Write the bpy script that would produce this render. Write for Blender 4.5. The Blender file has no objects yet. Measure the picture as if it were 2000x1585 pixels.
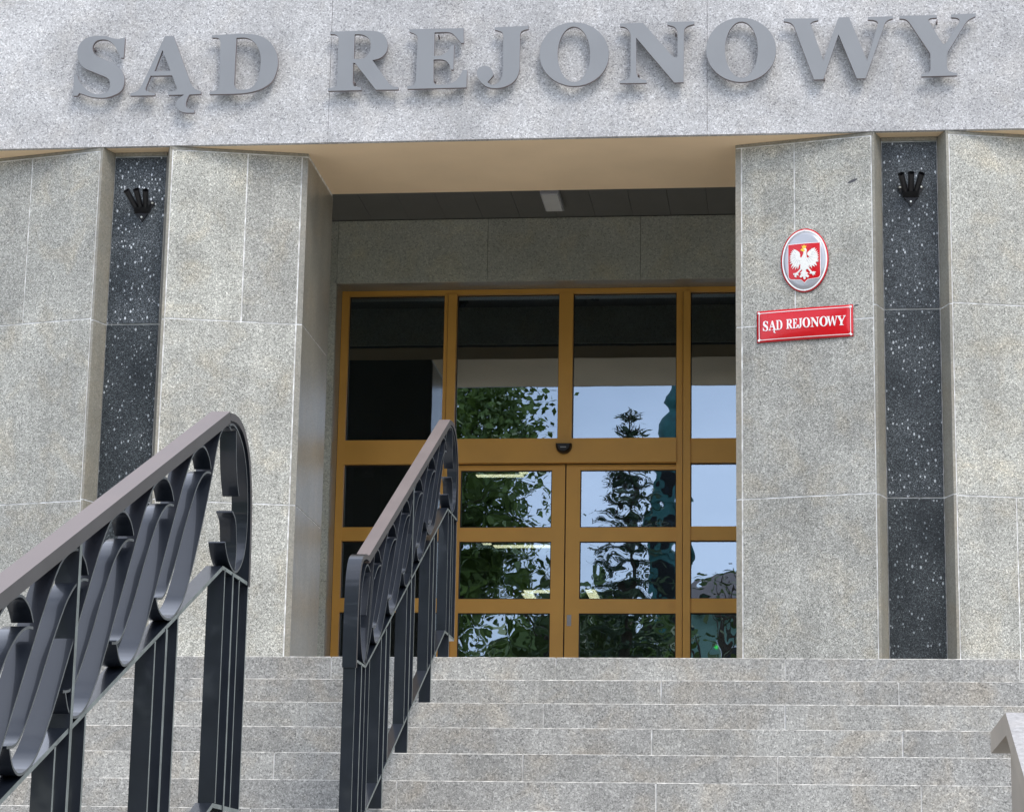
import bpy, bmesh, math, random
from mathutils import Vector, Matrix
from mathutils.geometry import tessellate_polygon
random.seed(7)
S = bpy.context.scene
C = S.collection
# ---------------------------------------------------------------- camera
# world: X right along the facade, Y into the facade, Z up; camera at the origin, plaza 1.58 m below it
YAW, PIT, ROL = -0.117567725, 0.222222061, 0.018040935
fw = Vector((math.sin(YAW)*math.cos(PIT), math.cos(YAW)*math.cos(PIT), math.sin(PIT)))
rt = Vector((math.cos(YAW), -math.sin(YAW), 0)); up = rt.cross(fw)
r2 = rt*math.cos(ROL)+up*math.sin(ROL); u2 = -rt*math.sin(ROL)+up*math.cos(ROL)
cd = bpy.data.cameras.new('camera'); cam = bpy.data.objects.new('camera', cd); C.objects.link(cam)
cam.matrix_world = Matrix(((r2.x,u2.x,-fw.x,0),(r2.y,u2.y,-fw.y,0),(r2.z,u2.z,-fw.z,0),(0,0,0,1)))
cd.sensor_width = 36; cd.lens = 36*4828.5/2000; cd.clip_start = .1; cd.clip_end = 3000
S.camera = cam
# ---------------------------------------------------------------- world, sun, exposure
SUN_EL, SUN_AZ = math.radians(50), math.radians(150)      # azimuth clockwise from +Y
w = bpy.data.worlds.new('World'); S.world = w; w.use_nodes = True
nt = w.node_tree; nt.nodes.clear()
sky = nt.nodes.new('ShaderNodeTexSky'); sky.sky_type = 'NISHITA'; sky.sun_disc = False
sky.sun_elevation = SUN_EL; sky.sun_rotation = SUN_AZ
sky.air_density = 1.0; sky.dust_density = 1.6; sky.ozone_density = 1.4
# thin white cloud veil over the blue
tc = nt.nodes.new('ShaderNodeTexCoord'); mp = nt.nodes.new('ShaderNodeMapping'); mp.inputs['Scale'].default_value = (1.5,1.5,4)
no = nt.nodes.new('ShaderNodeTexNoise'); no.inputs['Scale'].default_value = 1.6; no.inputs['Detail'].default_value = 7
cr = nt.nodes.new('ShaderNodeValToRGB'); cr.color_ramp.elements[0].position = .30; cr.color_ramp.elements[1].position = .62
mx = nt.nodes.new('ShaderNodeMix'); mx.data_type = 'RGBA'; mx.inputs['B'].default_value = (12.9,13.9,16.4,1)
ml = nt.nodes.new('ShaderNodeMath'); ml.operation = 'MULTIPLY'; ml.inputs[1].default_value = .75
bg = nt.nodes.new('ShaderNodeBackground'); bg.inputs['Strength'].default_value = .15
wo = nt.nodes.new('ShaderNodeOutputWorld')
nt.links.new(tc.outputs['Generated'], mp.inputs['Vector']); nt.links.new(mp.outputs[0], no.inputs['Vector'])
nt.links.new(no.outputs['Fac'], cr.inputs[0]); nt.links.new(cr.outputs[0], ml.inputs[0]); nt.links.new(ml.outputs[0], mx.inputs['Factor'])
nt.links.new(sky.outputs[0], mx.inputs['A']); nt.links.new(mx.outputs['Result'], bg.inputs[0]); nt.links.new(bg.outputs[0], wo.inputs[0])
sd = bpy.data.lights.new('sun','SUN'); sd.energy = 1.7; sd.angle = math.radians(22); sd.color = (1,.93,.82)
so = bpy.data.objects.new('sun', sd); C.objects.link(so)
sv = Vector((math.sin(SUN_AZ)*math.cos(SUN_EL), math.cos(SUN_AZ)*math.cos(SUN_EL), math.sin(SUN_EL)))
so.rotation_euler = sv.to_track_quat('Z','Y').to_euler()
S.view_settings.view_transform = 'Standard'; S.view_settings.look = 'None'
S.view_settings.exposure = 0.12; S.view_settings.gamma = 1
S.render.engine = 'CYCLES'
S.cycles.max_bounces = 8; S.cycles.transparent_max_bounces = 12
# ---------------------------------------------------------------- materials
def newmat(name):
    m = bpy.data.materials.new(name); m.use_nodes = True
    b = m.node_tree.nodes['Principled BSDF']; return m, m.node_tree, b
def N(t, kind, **kw):
    n = t.nodes.new(kind)
    for k, v in kw.items():
        if k in n.inputs: n.inputs[k].default_value = v
        else: setattr(n, k, v)
    return n
def ramp(t, fac, stops):
    r = t.nodes.new('ShaderNodeValToRGB'); e = r.color_ramp.elements
    while len(e) < len(stops): e.new(.5)
    for i, (p, c) in enumerate(stops):
        e[i].position = p; e[i].color = (c[0],c[1],c[2],1) if len(c) == 3 else c
    t.links.new(fac, r.inputs[0]); return r.outputs[0]
def mixc(t, f, a, b, mode='MIX'):
    m = t.nodes.new('ShaderNodeMix'); m.data_type = 'RGBA'; m.blend_type = mode
    for s, v in (('Factor',f),('A',a),('B',b)):
        if hasattr(v,'links') or hasattr(v,'is_linked'): t.links.new(v, m.inputs[s])
        else: m.inputs[s].default_value = v if s == 'Factor' else (v[0],v[1],v[2],1)
    return m.outputs['Result']
def granite(name, base, dark, light, scale=120, rough=.6, mott=.25, warm=(1.12,1.0,.82), tone=.12, stain=.0, grain=1.0):
    m, t, b = newmat(name)
    g = N(t,'ShaderNodeNewGeometry'); P = g.outputs['Position']
    n1 = N(t,'ShaderNodeTexNoise', Scale=scale, Detail=3, Roughness=.7); t.links.new(P, n1.inputs['Vector'])
    n2 = N(t,'ShaderNodeTexVoronoi', Scale=scale*.75); t.links.new(P, n2.inputs['Vector'])
    k = .5/grain
    c = ramp(t, n1.outputs['Fac'], [(.5-.17*k*2,dark),(.5-.05*k*2,base),(.5+.05*k*2,base),(.5+.16*k*2,light)])
    bw = N(t,'ShaderNodeSeparateColor'); t.links.new(n2.outputs['Color'], bw.inputs[0])
    c2 = ramp(t, bw.outputs[0], [(0,dark),(.30,base),(.72,base),(1,light)])
    c = mixc(t, .5, c, c2)
    n3 = N(t,'ShaderNodeTexNoise', Scale=2.3, Detail=6, Roughness=.62); t.links.new(P, n3.inputs['Vector'])
    f = ramp(t, n3.outputs['Fac'], [(.33,(1-mott,)*3),(.66,(1+mott*.6,)*3)])
    c = mixc(t, 1.0, c, f, 'MULTIPLY')
    n4 = N(t,'ShaderNodeTexNoise', Scale=4.1, Detail=4, Roughness=.6); n4.inputs['Distortion'].default_value = .6
    ad = N(t,'ShaderNodeVectorMath', operation='ADD'); ad.inputs[1].default_value = (7,3,11); t.links.new(P, ad.inputs[0]); t.links.new(ad.outputs[0], n4.inputs['Vector'])
    f4 = ramp(t, n4.outputs['Fac'], [(.48,(0,0,0)),(.72,(1,1,1))])
    c = mixc(t, f4, c, mixc(t, 1.0, c, warm, 'MULTIPLY'))
    oi = N(t,'ShaderNodeObjectInfo'); fo = ramp(t, oi.outputs['Random'], [(0,(1-tone,)*3),(1,(1+tone,1+tone,1+tone*.8))])
    c = mixc(t, 1.0, c, fo, 'MULTIPLY')
    if stain:
        mp_ = N(t,'ShaderNodeMapping'); mp_.inputs['Scale'].default_value = (9,9,.7); t.links.new(P, mp_.inputs[0])
        n5 = N(t,'ShaderNodeTexNoise', Scale=1.0, Detail=5); t.links.new(mp_.outputs[0], n5.inputs['Vector'])
        c = mixc(t, 1.0, c, ramp(t, n5.outputs['Fac'], [(.4,(1-stain,)*3),(.6,(1,1,1))]), 'MULTIPLY')
    t.links.new(c, b.inputs['Base Color']); b.inputs['Roughness'].default_value = rough
    bm_ = N(t,'ShaderNodeBump', Strength=.25, Distance=.002); t.links.new(n1.outputs['Fac'], bm_.inputs['Height']); t.links.new(bm_.outputs[0], b.inputs['Normal'])
    return m
def plain(name, col, rough=.5, metal=0.0, var=.08, scale=6, spec=None, coat=0, bump=0):
    m, t, b = newmat(name)
    g = N(t,'ShaderNodeNewGeometry')
    n = N(t,'ShaderNodeTexNoise', Scale=scale, Detail=5); t.links.new(g.outputs['Position'], n.inputs['Vector'])
    c = ramp(t, n.outputs['Fac'], [(.3,tuple(v*(1-var) for v in col)),(.7,tuple(min(1,v*(1+var)) for v in col))])
    t.links.new(c, b.inputs['Base Color']); b.inputs['Metallic'].default_value = metal
    rr = N(t,'ShaderNodeMapRange'); rr.inputs['To Min'].default_value = max(.02,rough-.05); rr.inputs['To Max'].default_value = min(1,rough+.08)
    t.links.new(n.outputs['Fac'], rr.inputs[0]); t.links.new(rr.outputs[0], b.inputs['Roughness'])
    if coat: b.inputs['Coat Weight'].default_value = coat; b.inputs['Coat Roughness'].default_value = .03
    if bump:
        n2 = N(t,'ShaderNodeTexNoise', Scale=300, Detail=2); t.links.new(g.outputs['Position'], n2.inputs['Vector'])
        bb = N(t,'ShaderNodeBump', Strength=bump, Distance=.001); t.links.new(n2.outputs['Fac'], bb.inputs['Height']); t.links.new(bb.outputs[0], b.inputs['Normal'])
    return m
def emis(name, col, s):
    m = bpy.data.materials.new(name); m.use_nodes = True; t = m.node_tree; t.nodes.clear()
    e = N(t,'ShaderNodeEmission'); e.inputs[0].default_value = (*col,1); e.inputs[1].default_value = s
    o = N(t,'ShaderNodeOutputMaterial'); t.links.new(e.outputs[0], o.inputs[0]); return m
def glass(name, strength, scale, refl=.6):
    m = bpy.data.materials.new(name); m.use_nodes = True; t = m.node_tree; t.nodes.clear()
    g = N(t,'ShaderNodeNewGeometry'); oi = N(t,'ShaderNodeObjectInfo')
    ad = N(t,'ShaderNodeVectorMath', operation='ADD'); t.links.new(g.outputs['Position'], ad.inputs[0])
    sc = N(t,'ShaderNodeVectorMath', operation='SCALE'); sc.inputs['Scale'].default_value = 40
    cb = N(t,'ShaderNodeCombineXYZ'); t.links.new(oi.outputs['Random'], cb.inputs[0]); t.links.new(oi.outputs['Random'], cb.inputs[2]); t.links.new(cb.outputs[0], sc.inputs[0]); t.links.new(sc.outputs[0], ad.inputs[1])
    n = N(t,'ShaderNodeTexNoise', Scale=scale, Detail=1.6, Roughness=.4); t.links.new(ad.outputs[0], n.inputs['Vector'])
    bp = N(t,'ShaderNodeBump', Strength=1.0, Distance=strength); t.links.new(n.outputs['Fac'], bp.inputs['Height'])
    gl = N(t,'ShaderNodeBsdfGlossy', Roughness=.0); gl.inputs['Color'].default_value = (.68,.82,1.0,1); t.links.new(bp.outputs[0], gl.inputs['Normal'])
    tr = N(t,'ShaderNodeBsdfTransparent'); tr.inputs['Color'].default_value = (.45,.48,.44,1)
    ms = N(t,'ShaderNodeMixShader'); ms.inputs[0].default_value = refl
    t.links.new(tr.outputs[0], ms.inputs[1]); t.links.new(gl.outputs[0], ms.inputs[2])
    o = N(t,'ShaderNodeOutputMaterial'); t.links.new(ms.outputs[0], o.inputs[0]); return m
def speckled(name):
    m, t, b = newmat(name)
    g = N(t,'ShaderNodeNewGeometry'); P = g.outputs['Position']
    mp_ = N(t,'ShaderNodeMapping'); mp_.inputs['Scale'].default_value = (1,1,.6); mp_.inputs['Rotation'].default_value = (0,.5,0); t.links.new(P, mp_.inputs[0])
    n1 = N(t,'ShaderNodeTexNoise', Scale=150, Detail=4, Roughness=.7); t.links.new(P, n1.inputs['Vector'])
    c = ramp(t, n1.outputs['Fac'], [(.35,(.006,.007,.008)),(.5,(.026,.030,.032)),(.64,(.13,.14,.145))])
    for sc_, th, lv in ((46,.22,.40),(105,.24,.24),(26,.11,.42)):
        v = N(t,'ShaderNodeTexVoronoi', Scale=sc_); t.links.new(mp_.outputs[0], v.inputs['Vector'])
        sep = N(t,'ShaderNodeSeparateColor'); t.links.new(v.outputs['Color'], sep.inputs[0])
        a = N(t,'ShaderNodeMath', operation='MULTIPLY'); a.inputs[1].default_value = th*1.3; t.links.new(sep.outputs[0], a.inputs[0])
        lt = N(t,'ShaderNodeMath', operation='LESS_THAN'); t.links.new(v.outputs['Distance'], lt.inputs[0]); t.links.new(a.outputs[0], lt.inputs[1])
        gt = N(t,'ShaderNodeMath', operation='GREATER_THAN'); t.links.new(sep.outputs[1], gt.inputs[0]); gt.inputs[1].default_value = .45
        mu = N(t,'ShaderNodeMath', operation='MULTIPLY'); t.links.new(lt.outputs[0], mu.inputs[0]); t.links.new(gt.outputs[0], mu.inputs[1])
        c = mixc(t, mu.outputs[0], c, (lv,lv*1.02,lv*1.04))
    n3 = N(t,'ShaderNodeTexNoise', Scale=3, Detail=4); t.links.new(P, n3.inputs['Vector'])
    c = mixc(t, 1.0, c, ramp(t, n3.outputs['Fac'], [(.3,(.55,.58,.6)),(.7,(1.5,1.48,1.45))]), 'MULTIPLY')
    oi = N(t,'ShaderNodeObjectInfo'); c = mixc(t, 1.0, c, ramp(t, oi.outputs['Random'], [(0,(.62,.66,.68)),(1,(1.15,1.2,1.28))]), 'MULTIPLY')
    t.links.new(c, b.inputs['Base Color']); b.inputs['Roughness'].default_value = .38; b.inputs['Specular IOR Level'].default_value = .32
    return m
M = dict(
 fascia=granite('pale_granite',(.48,.475,.475),(.09,.09,.10),(.88,.88,.89),150,.55,.24,(1.02,1,.97),.035,0,1.35),
 pillar=granite('grey_granite',(.355,.352,.318),(.03,.035,.03),(.86,.85,.79),190,.5,.21,(1.06,1.0,.91),.12,.10,1.5),
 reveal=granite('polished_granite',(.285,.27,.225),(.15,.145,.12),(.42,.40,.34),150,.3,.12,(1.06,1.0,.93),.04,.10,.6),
 step=granite('step_granite',(.345,.34,.32),(.07,.072,.07),(.72,.71,.67),180,.6,.19,(1.07,1.0,.91),.07,.10,1.2),
 wall=granite('vestibule_granite',(.48,.48,.41),(.17,.175,.16),(.74,.74,.65),150,.6,.12,(1.05,1.0,.9),.05),  # pale granite for the vestibule walls and beam back
 fleck=plain('dark_mineral',(.07,.07,.075),.5),
 dark=speckled('black_speckled_stone'),
 mortar=plain('pale_mortar',(.76,.75,.71),.9,var=.4,scale=18),
 mortar_dark=plain('grey_sealant',(.16,.15,.15),.8,var=.2,scale=30),
 edge=plain('worn_lit_step_edge',(.47,.455,.41),.7,var=.6,scale=30),  # worn pale edge, with the skylight on the chamfer painted in
 soffit=plain('beige_render',(.86,.655,.43),.85,var=.05,scale=2.2,bump=.1),
 ceil=plain('dark_grey_ceiling_panel',(.15,.148,.138),.5,var=.08),
 black=plain('black_void',(.01,.01,.01),.9),
 rail=plain('grey_painted_steel',(.009,.012,.018),.29,0,var=.15,scale=9,coat=.55),
 scrolledge=plain('lit_scroll_edge_steel',(.10,.11,.11),.4,.1,var=.3,scale=25),  # paler than the rail paint: faint light on the scroll edges painted in
 railside=plain('shaded_handrail_side',(.085,.08,.076),.5,.1,var=.1,scale=9),  # same paint as the handrail top, darkened for its shaded side
 railedge=plain('worn_lit_steel_edge',(.20,.225,.21),.45,.2,var=.25,scale=25),  # worn bar edges; sun-side and sky brightness painted into the colour
 landing=granite('landing_granite',(.50,.49,.46),(.3,.3,.28),(.65,.65,.6),60,.7,.1),
 cap=plain('lit_handrail_steel',(.205,.165,.150),.45,.15,var=.08,scale=5),  # same paint as the rails, lightened: grazing sky reflection painted in
 letter=plain('grey_letter_paint',(.245,.255,.268),.5,.1,var=.04,scale=3),
 letterside=plain('letter_return_metal',(.22,.19,.19),.5,.2,var=.1),
 frame=plain('bronze_gold_frame',(.70,.36,.07),.4,.12,var=.06,scale=3),
 seal=plain('black_rubber_seal',(.012,.012,.012),.5),
 blackmetal=plain('black_painted_metal',(.012,.012,.014),.42,.2),
 bolt=plain('bright_bolt',(.75,.75,.65),.3,.7),
 red=plain('red_enamel',(.58,.001,.008),.25,var=.05,coat=.2),
 darkred=plain('dark_red_enamel_edge',(.24,.004,.025),.3,coat=.3),
 white=plain('white_enamel',(.86,.86,.86),.2,var=.03,coat=.6),
 silver=plain('silver_enamel',(.43,.44,.475),.25,.2,var=.05,coat=.8),
 yellow=plain('yellow_enamel',(.85,.58,.02),.25,coat=.5),
 eagle=plain('white_relief_enamel',(.80,.80,.76),.4,var=.12,scale=180),
 coping=plain('beige_cement',(.40,.345,.275),.75,var=.08,scale=5,bump=.3),
 copetop=granite('coping_granite',(.40,.385,.37),(.26,.25,.24),(.54,.53,.52),90,.6,.08,(1.03,1,.96),.03),
 plastic=plain('grey_plastic',(.42,.42,.44),.4),
 room=plain('dark_room_paint',(.22,.26,.23),.8),
 lampwhite=emis('lit_strip',(1,.93,.72),5.5), led=emis('green_led',(.02,1,.05),3.5),
 g_up=glass('upper_glass',.0002,3.2,.32), g_low=glass('lower_glass',.0011,4.2,.33), g_side=glass('side_glass',.0008,6,.62),
 bark=plain('bark',(.09,.065,.045),.9,var=.3,scale=8),
 copper=plain('verdigris_copper',(.035,.14,.13),.7,var=.3,scale=2),
 mint=plain('mint_render',(.25,.40,.32),.85,var=.05,scale=1),
 roofm=plain('grey_brown_roof',(.16,.13,.12),.8,var=.2,scale=1.5),
 paving=granite('plaza_paving',(.34,.32,.29),(.2,.2,.19),(.5,.5,.48),60,.8,.15),
 grass=plain('lawn_green',(.05,.09,.025),.95,var=.4,scale=1.3),
)
def leafmat(name, a, b_):
    m, t, b = newmat(name)
    g = N(t,'ShaderNodeNewGeometry'); n = N(t,'ShaderNodeTexNoise', Scale=1.7, Detail=3); t.links.new(g.outputs['Position'], n.inputs['Vector'])
    t.links.new(ramp(t, n.outputs['Fac'], [(.3,a),(.7,b_)]), b.inputs['Base Color']); b.inputs['Roughness'].default_value = .55
    b.inputs['Subsurface Weight'].default_value = 0
    return m
M['leaf'] = leafmat('maple_leaves',(.07,.12,.02),(.17,.25,.045)); M['needle'] = leafmat('spruce_needles',(.035,.07,.035),(.09,.13,.05)); M['shrub'] = leafmat('shrub_leaves',(.06,.10,.025),(.14,.18,.05))
# ---------------------------------------------------------------- object helpers
ORG = {}
def worg(o): return ORG.get(o.name, Vector((0,0,0))) if o else Vector((0,0,0))
def tag(o, label=None, cat=None, group=None, kind=None):
    if label: o['label'] = label
    if cat: o['category'] = cat
    if group: o['group'] = group
    if kind: o['kind'] = kind
    return o
def empty(name, loc, label=None, cat=None, group=None, kind=None):
    o = bpy.data.objects.new(name, None); C.objects.link(o); o.location = loc; o.empty_display_size = .2
    ORG[o.name] = Vector(loc); return tag(o, label, cat, group, kind)
def place(name, me, world, parent=None):
    o = bpy.data.objects.new(name, me); C.objects.link(o); world = Vector(world)
    o.location = world-worg(parent)
    if parent: o.parent = parent
    ORG[o.name] = world; return o
class MB:
    def __init__(s): s.v = []; s.f = []; s.m = []; s.sm = []
    def add(s, vs, fs, mi=0, sm=False):
        b = len(s.v); s.v += [tuple(v) for v in vs]
        for f in fs: s.f.append(tuple(i+b for i in f)); s.m.append(mi); s.sm.append(sm)
    def box(s, x0,x1,y0,y1,z0,z1, mi=0):
        s.add([(x0,y0,z0),(x1,y0,z0),(x1,y1,z0),(x0,y1,z0),(x0,y0,z1),(x1,y0,z1),(x1,y1,z1),(x0,y1,z1)],
              [(0,3,2,1),(4,5,6,7),(0,1,5,4),(1,2,6,5),(2,3,7,6),(3,0,4,7)], mi); return s
    def prism(s, poly, z0, z1, mi=0):      # plan polygon, counter-clockwise
        n = len(poly); a = sum(poly[i][0]*poly[(i+1)%n][1]-poly[(i+1)%n][0]*poly[i][1] for i in range(n))
        if a < 0: poly = poly[::-1]
        s.add([(x,y,z0) for x,y in poly]+[(x,y,z1) for x,y in poly],
              [tuple(range(n))[::-1], tuple(range(n,2*n))]+[(i,(i+1)%n,(i+1)%n+n,i+n) for i in range(n)], mi); return s
    def tube(s, p0, p1, r0, r1, n=10, mi=0, cap=True):
        p0 = Vector(p0); p1 = Vector(p1); d = (p1-p0).normalized(); a = d.orthogonal().normalized(); b = d.cross(a)
        vs = [p0+(a*math.cos(2*math.pi*i/n)+b*math.sin(2*math.pi*i/n))*r0 for i in range(n)]+[p1+(a*math.cos(2*math.pi*i/n)+b*math.sin(2*math.pi*i/n))*r1 for i in range(n)]
        s.add(vs, [(i,(i+1)%n,(i+1)%n+n,i+n) for i in range(n)], mi, True)
        if cap: s.add(vs, [tuple(range(n))[::-1], tuple(range(n,2*n))], mi)
        return s
    def build(s, name, mats, parent=None, org=None):
        if not isinstance(mats,(list,tuple)): mats = [mats]
        if org is None:
            lo = [min(v[i] for v in s.v) for i in range(3)]; hi = [max(v[i] for v in s.v) for i in range(3)]
            org = Vector([(a+b)/2 for a,b in zip(lo,hi)])
        else: org = Vector(org)
        me = bpy.data.meshes.new(name); me.from_pydata([Vector(v)-org for v in s.v], [], s.f); me.validate()
        for m_ in mats: me.materials.append(m_)
        if len(me.polygons) == len(s.f):
            me.polygons.foreach_set('material_index', s.m); me.polygons.foreach_set('use_smooth', s.sm)
        me.update(); return place(name, me, org, parent)
def fixn(o):
    bm = bmesh.new(); bm.from_mesh(o.data); bmesh.ops.recalc_face_normals(bm, faces=bm.faces); bm.to_mesh(o.data); bm.free(); return o
def plate(name, loops, xf, t, mats, parent=None, bevel=0, sidemi=0):
    """flat shape with holes: loops of (a,b) pairs; xf(a,b,d) -> world point, d = depth behind the face, t = thickness"""
    co = [[Vector((a,b,0)) for a,b in l] for l in loops]; flat = [p for l in co for p in l]
    tri = tessellate_polygon(co); n = len(flat); mb = MB()
    vs = [xf(p.x,p.y,0) for p in flat]+[xf(p.x,p.y,t) for p in flat]
    mb.add(vs, [tuple(f) for f in tri]); mb.add(vs, [tuple(i+n for i in f)[::-1] for f in tri])
    k = 0; side = []
    for l in loops:
        m_ = len(l)
        for i in range(m_): side.append((k+i, k+(i+1)%m_, k+(i+1)%m_+n, k+i+n))
        k += m_
    # share the vertices so that normals can be made consistent
    mb2 = MB(); mb2.add(vs, [tuple(f) for f in tri]); mb2.f += [tuple(i+n for i in f)[::-1] for f in tri]; mb2.m += [0]*len(tri); mb2.sm += [False]*len(tri)
    mb2.f += side; mb2.m += [sidemi]*len(side); mb2.sm += [False]*len(side)
    return fixn(mb2.build(name, mats, parent))
def pairs(l): return [(l[i],l[i+1]) for i in range(0,len(l),2)]
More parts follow.
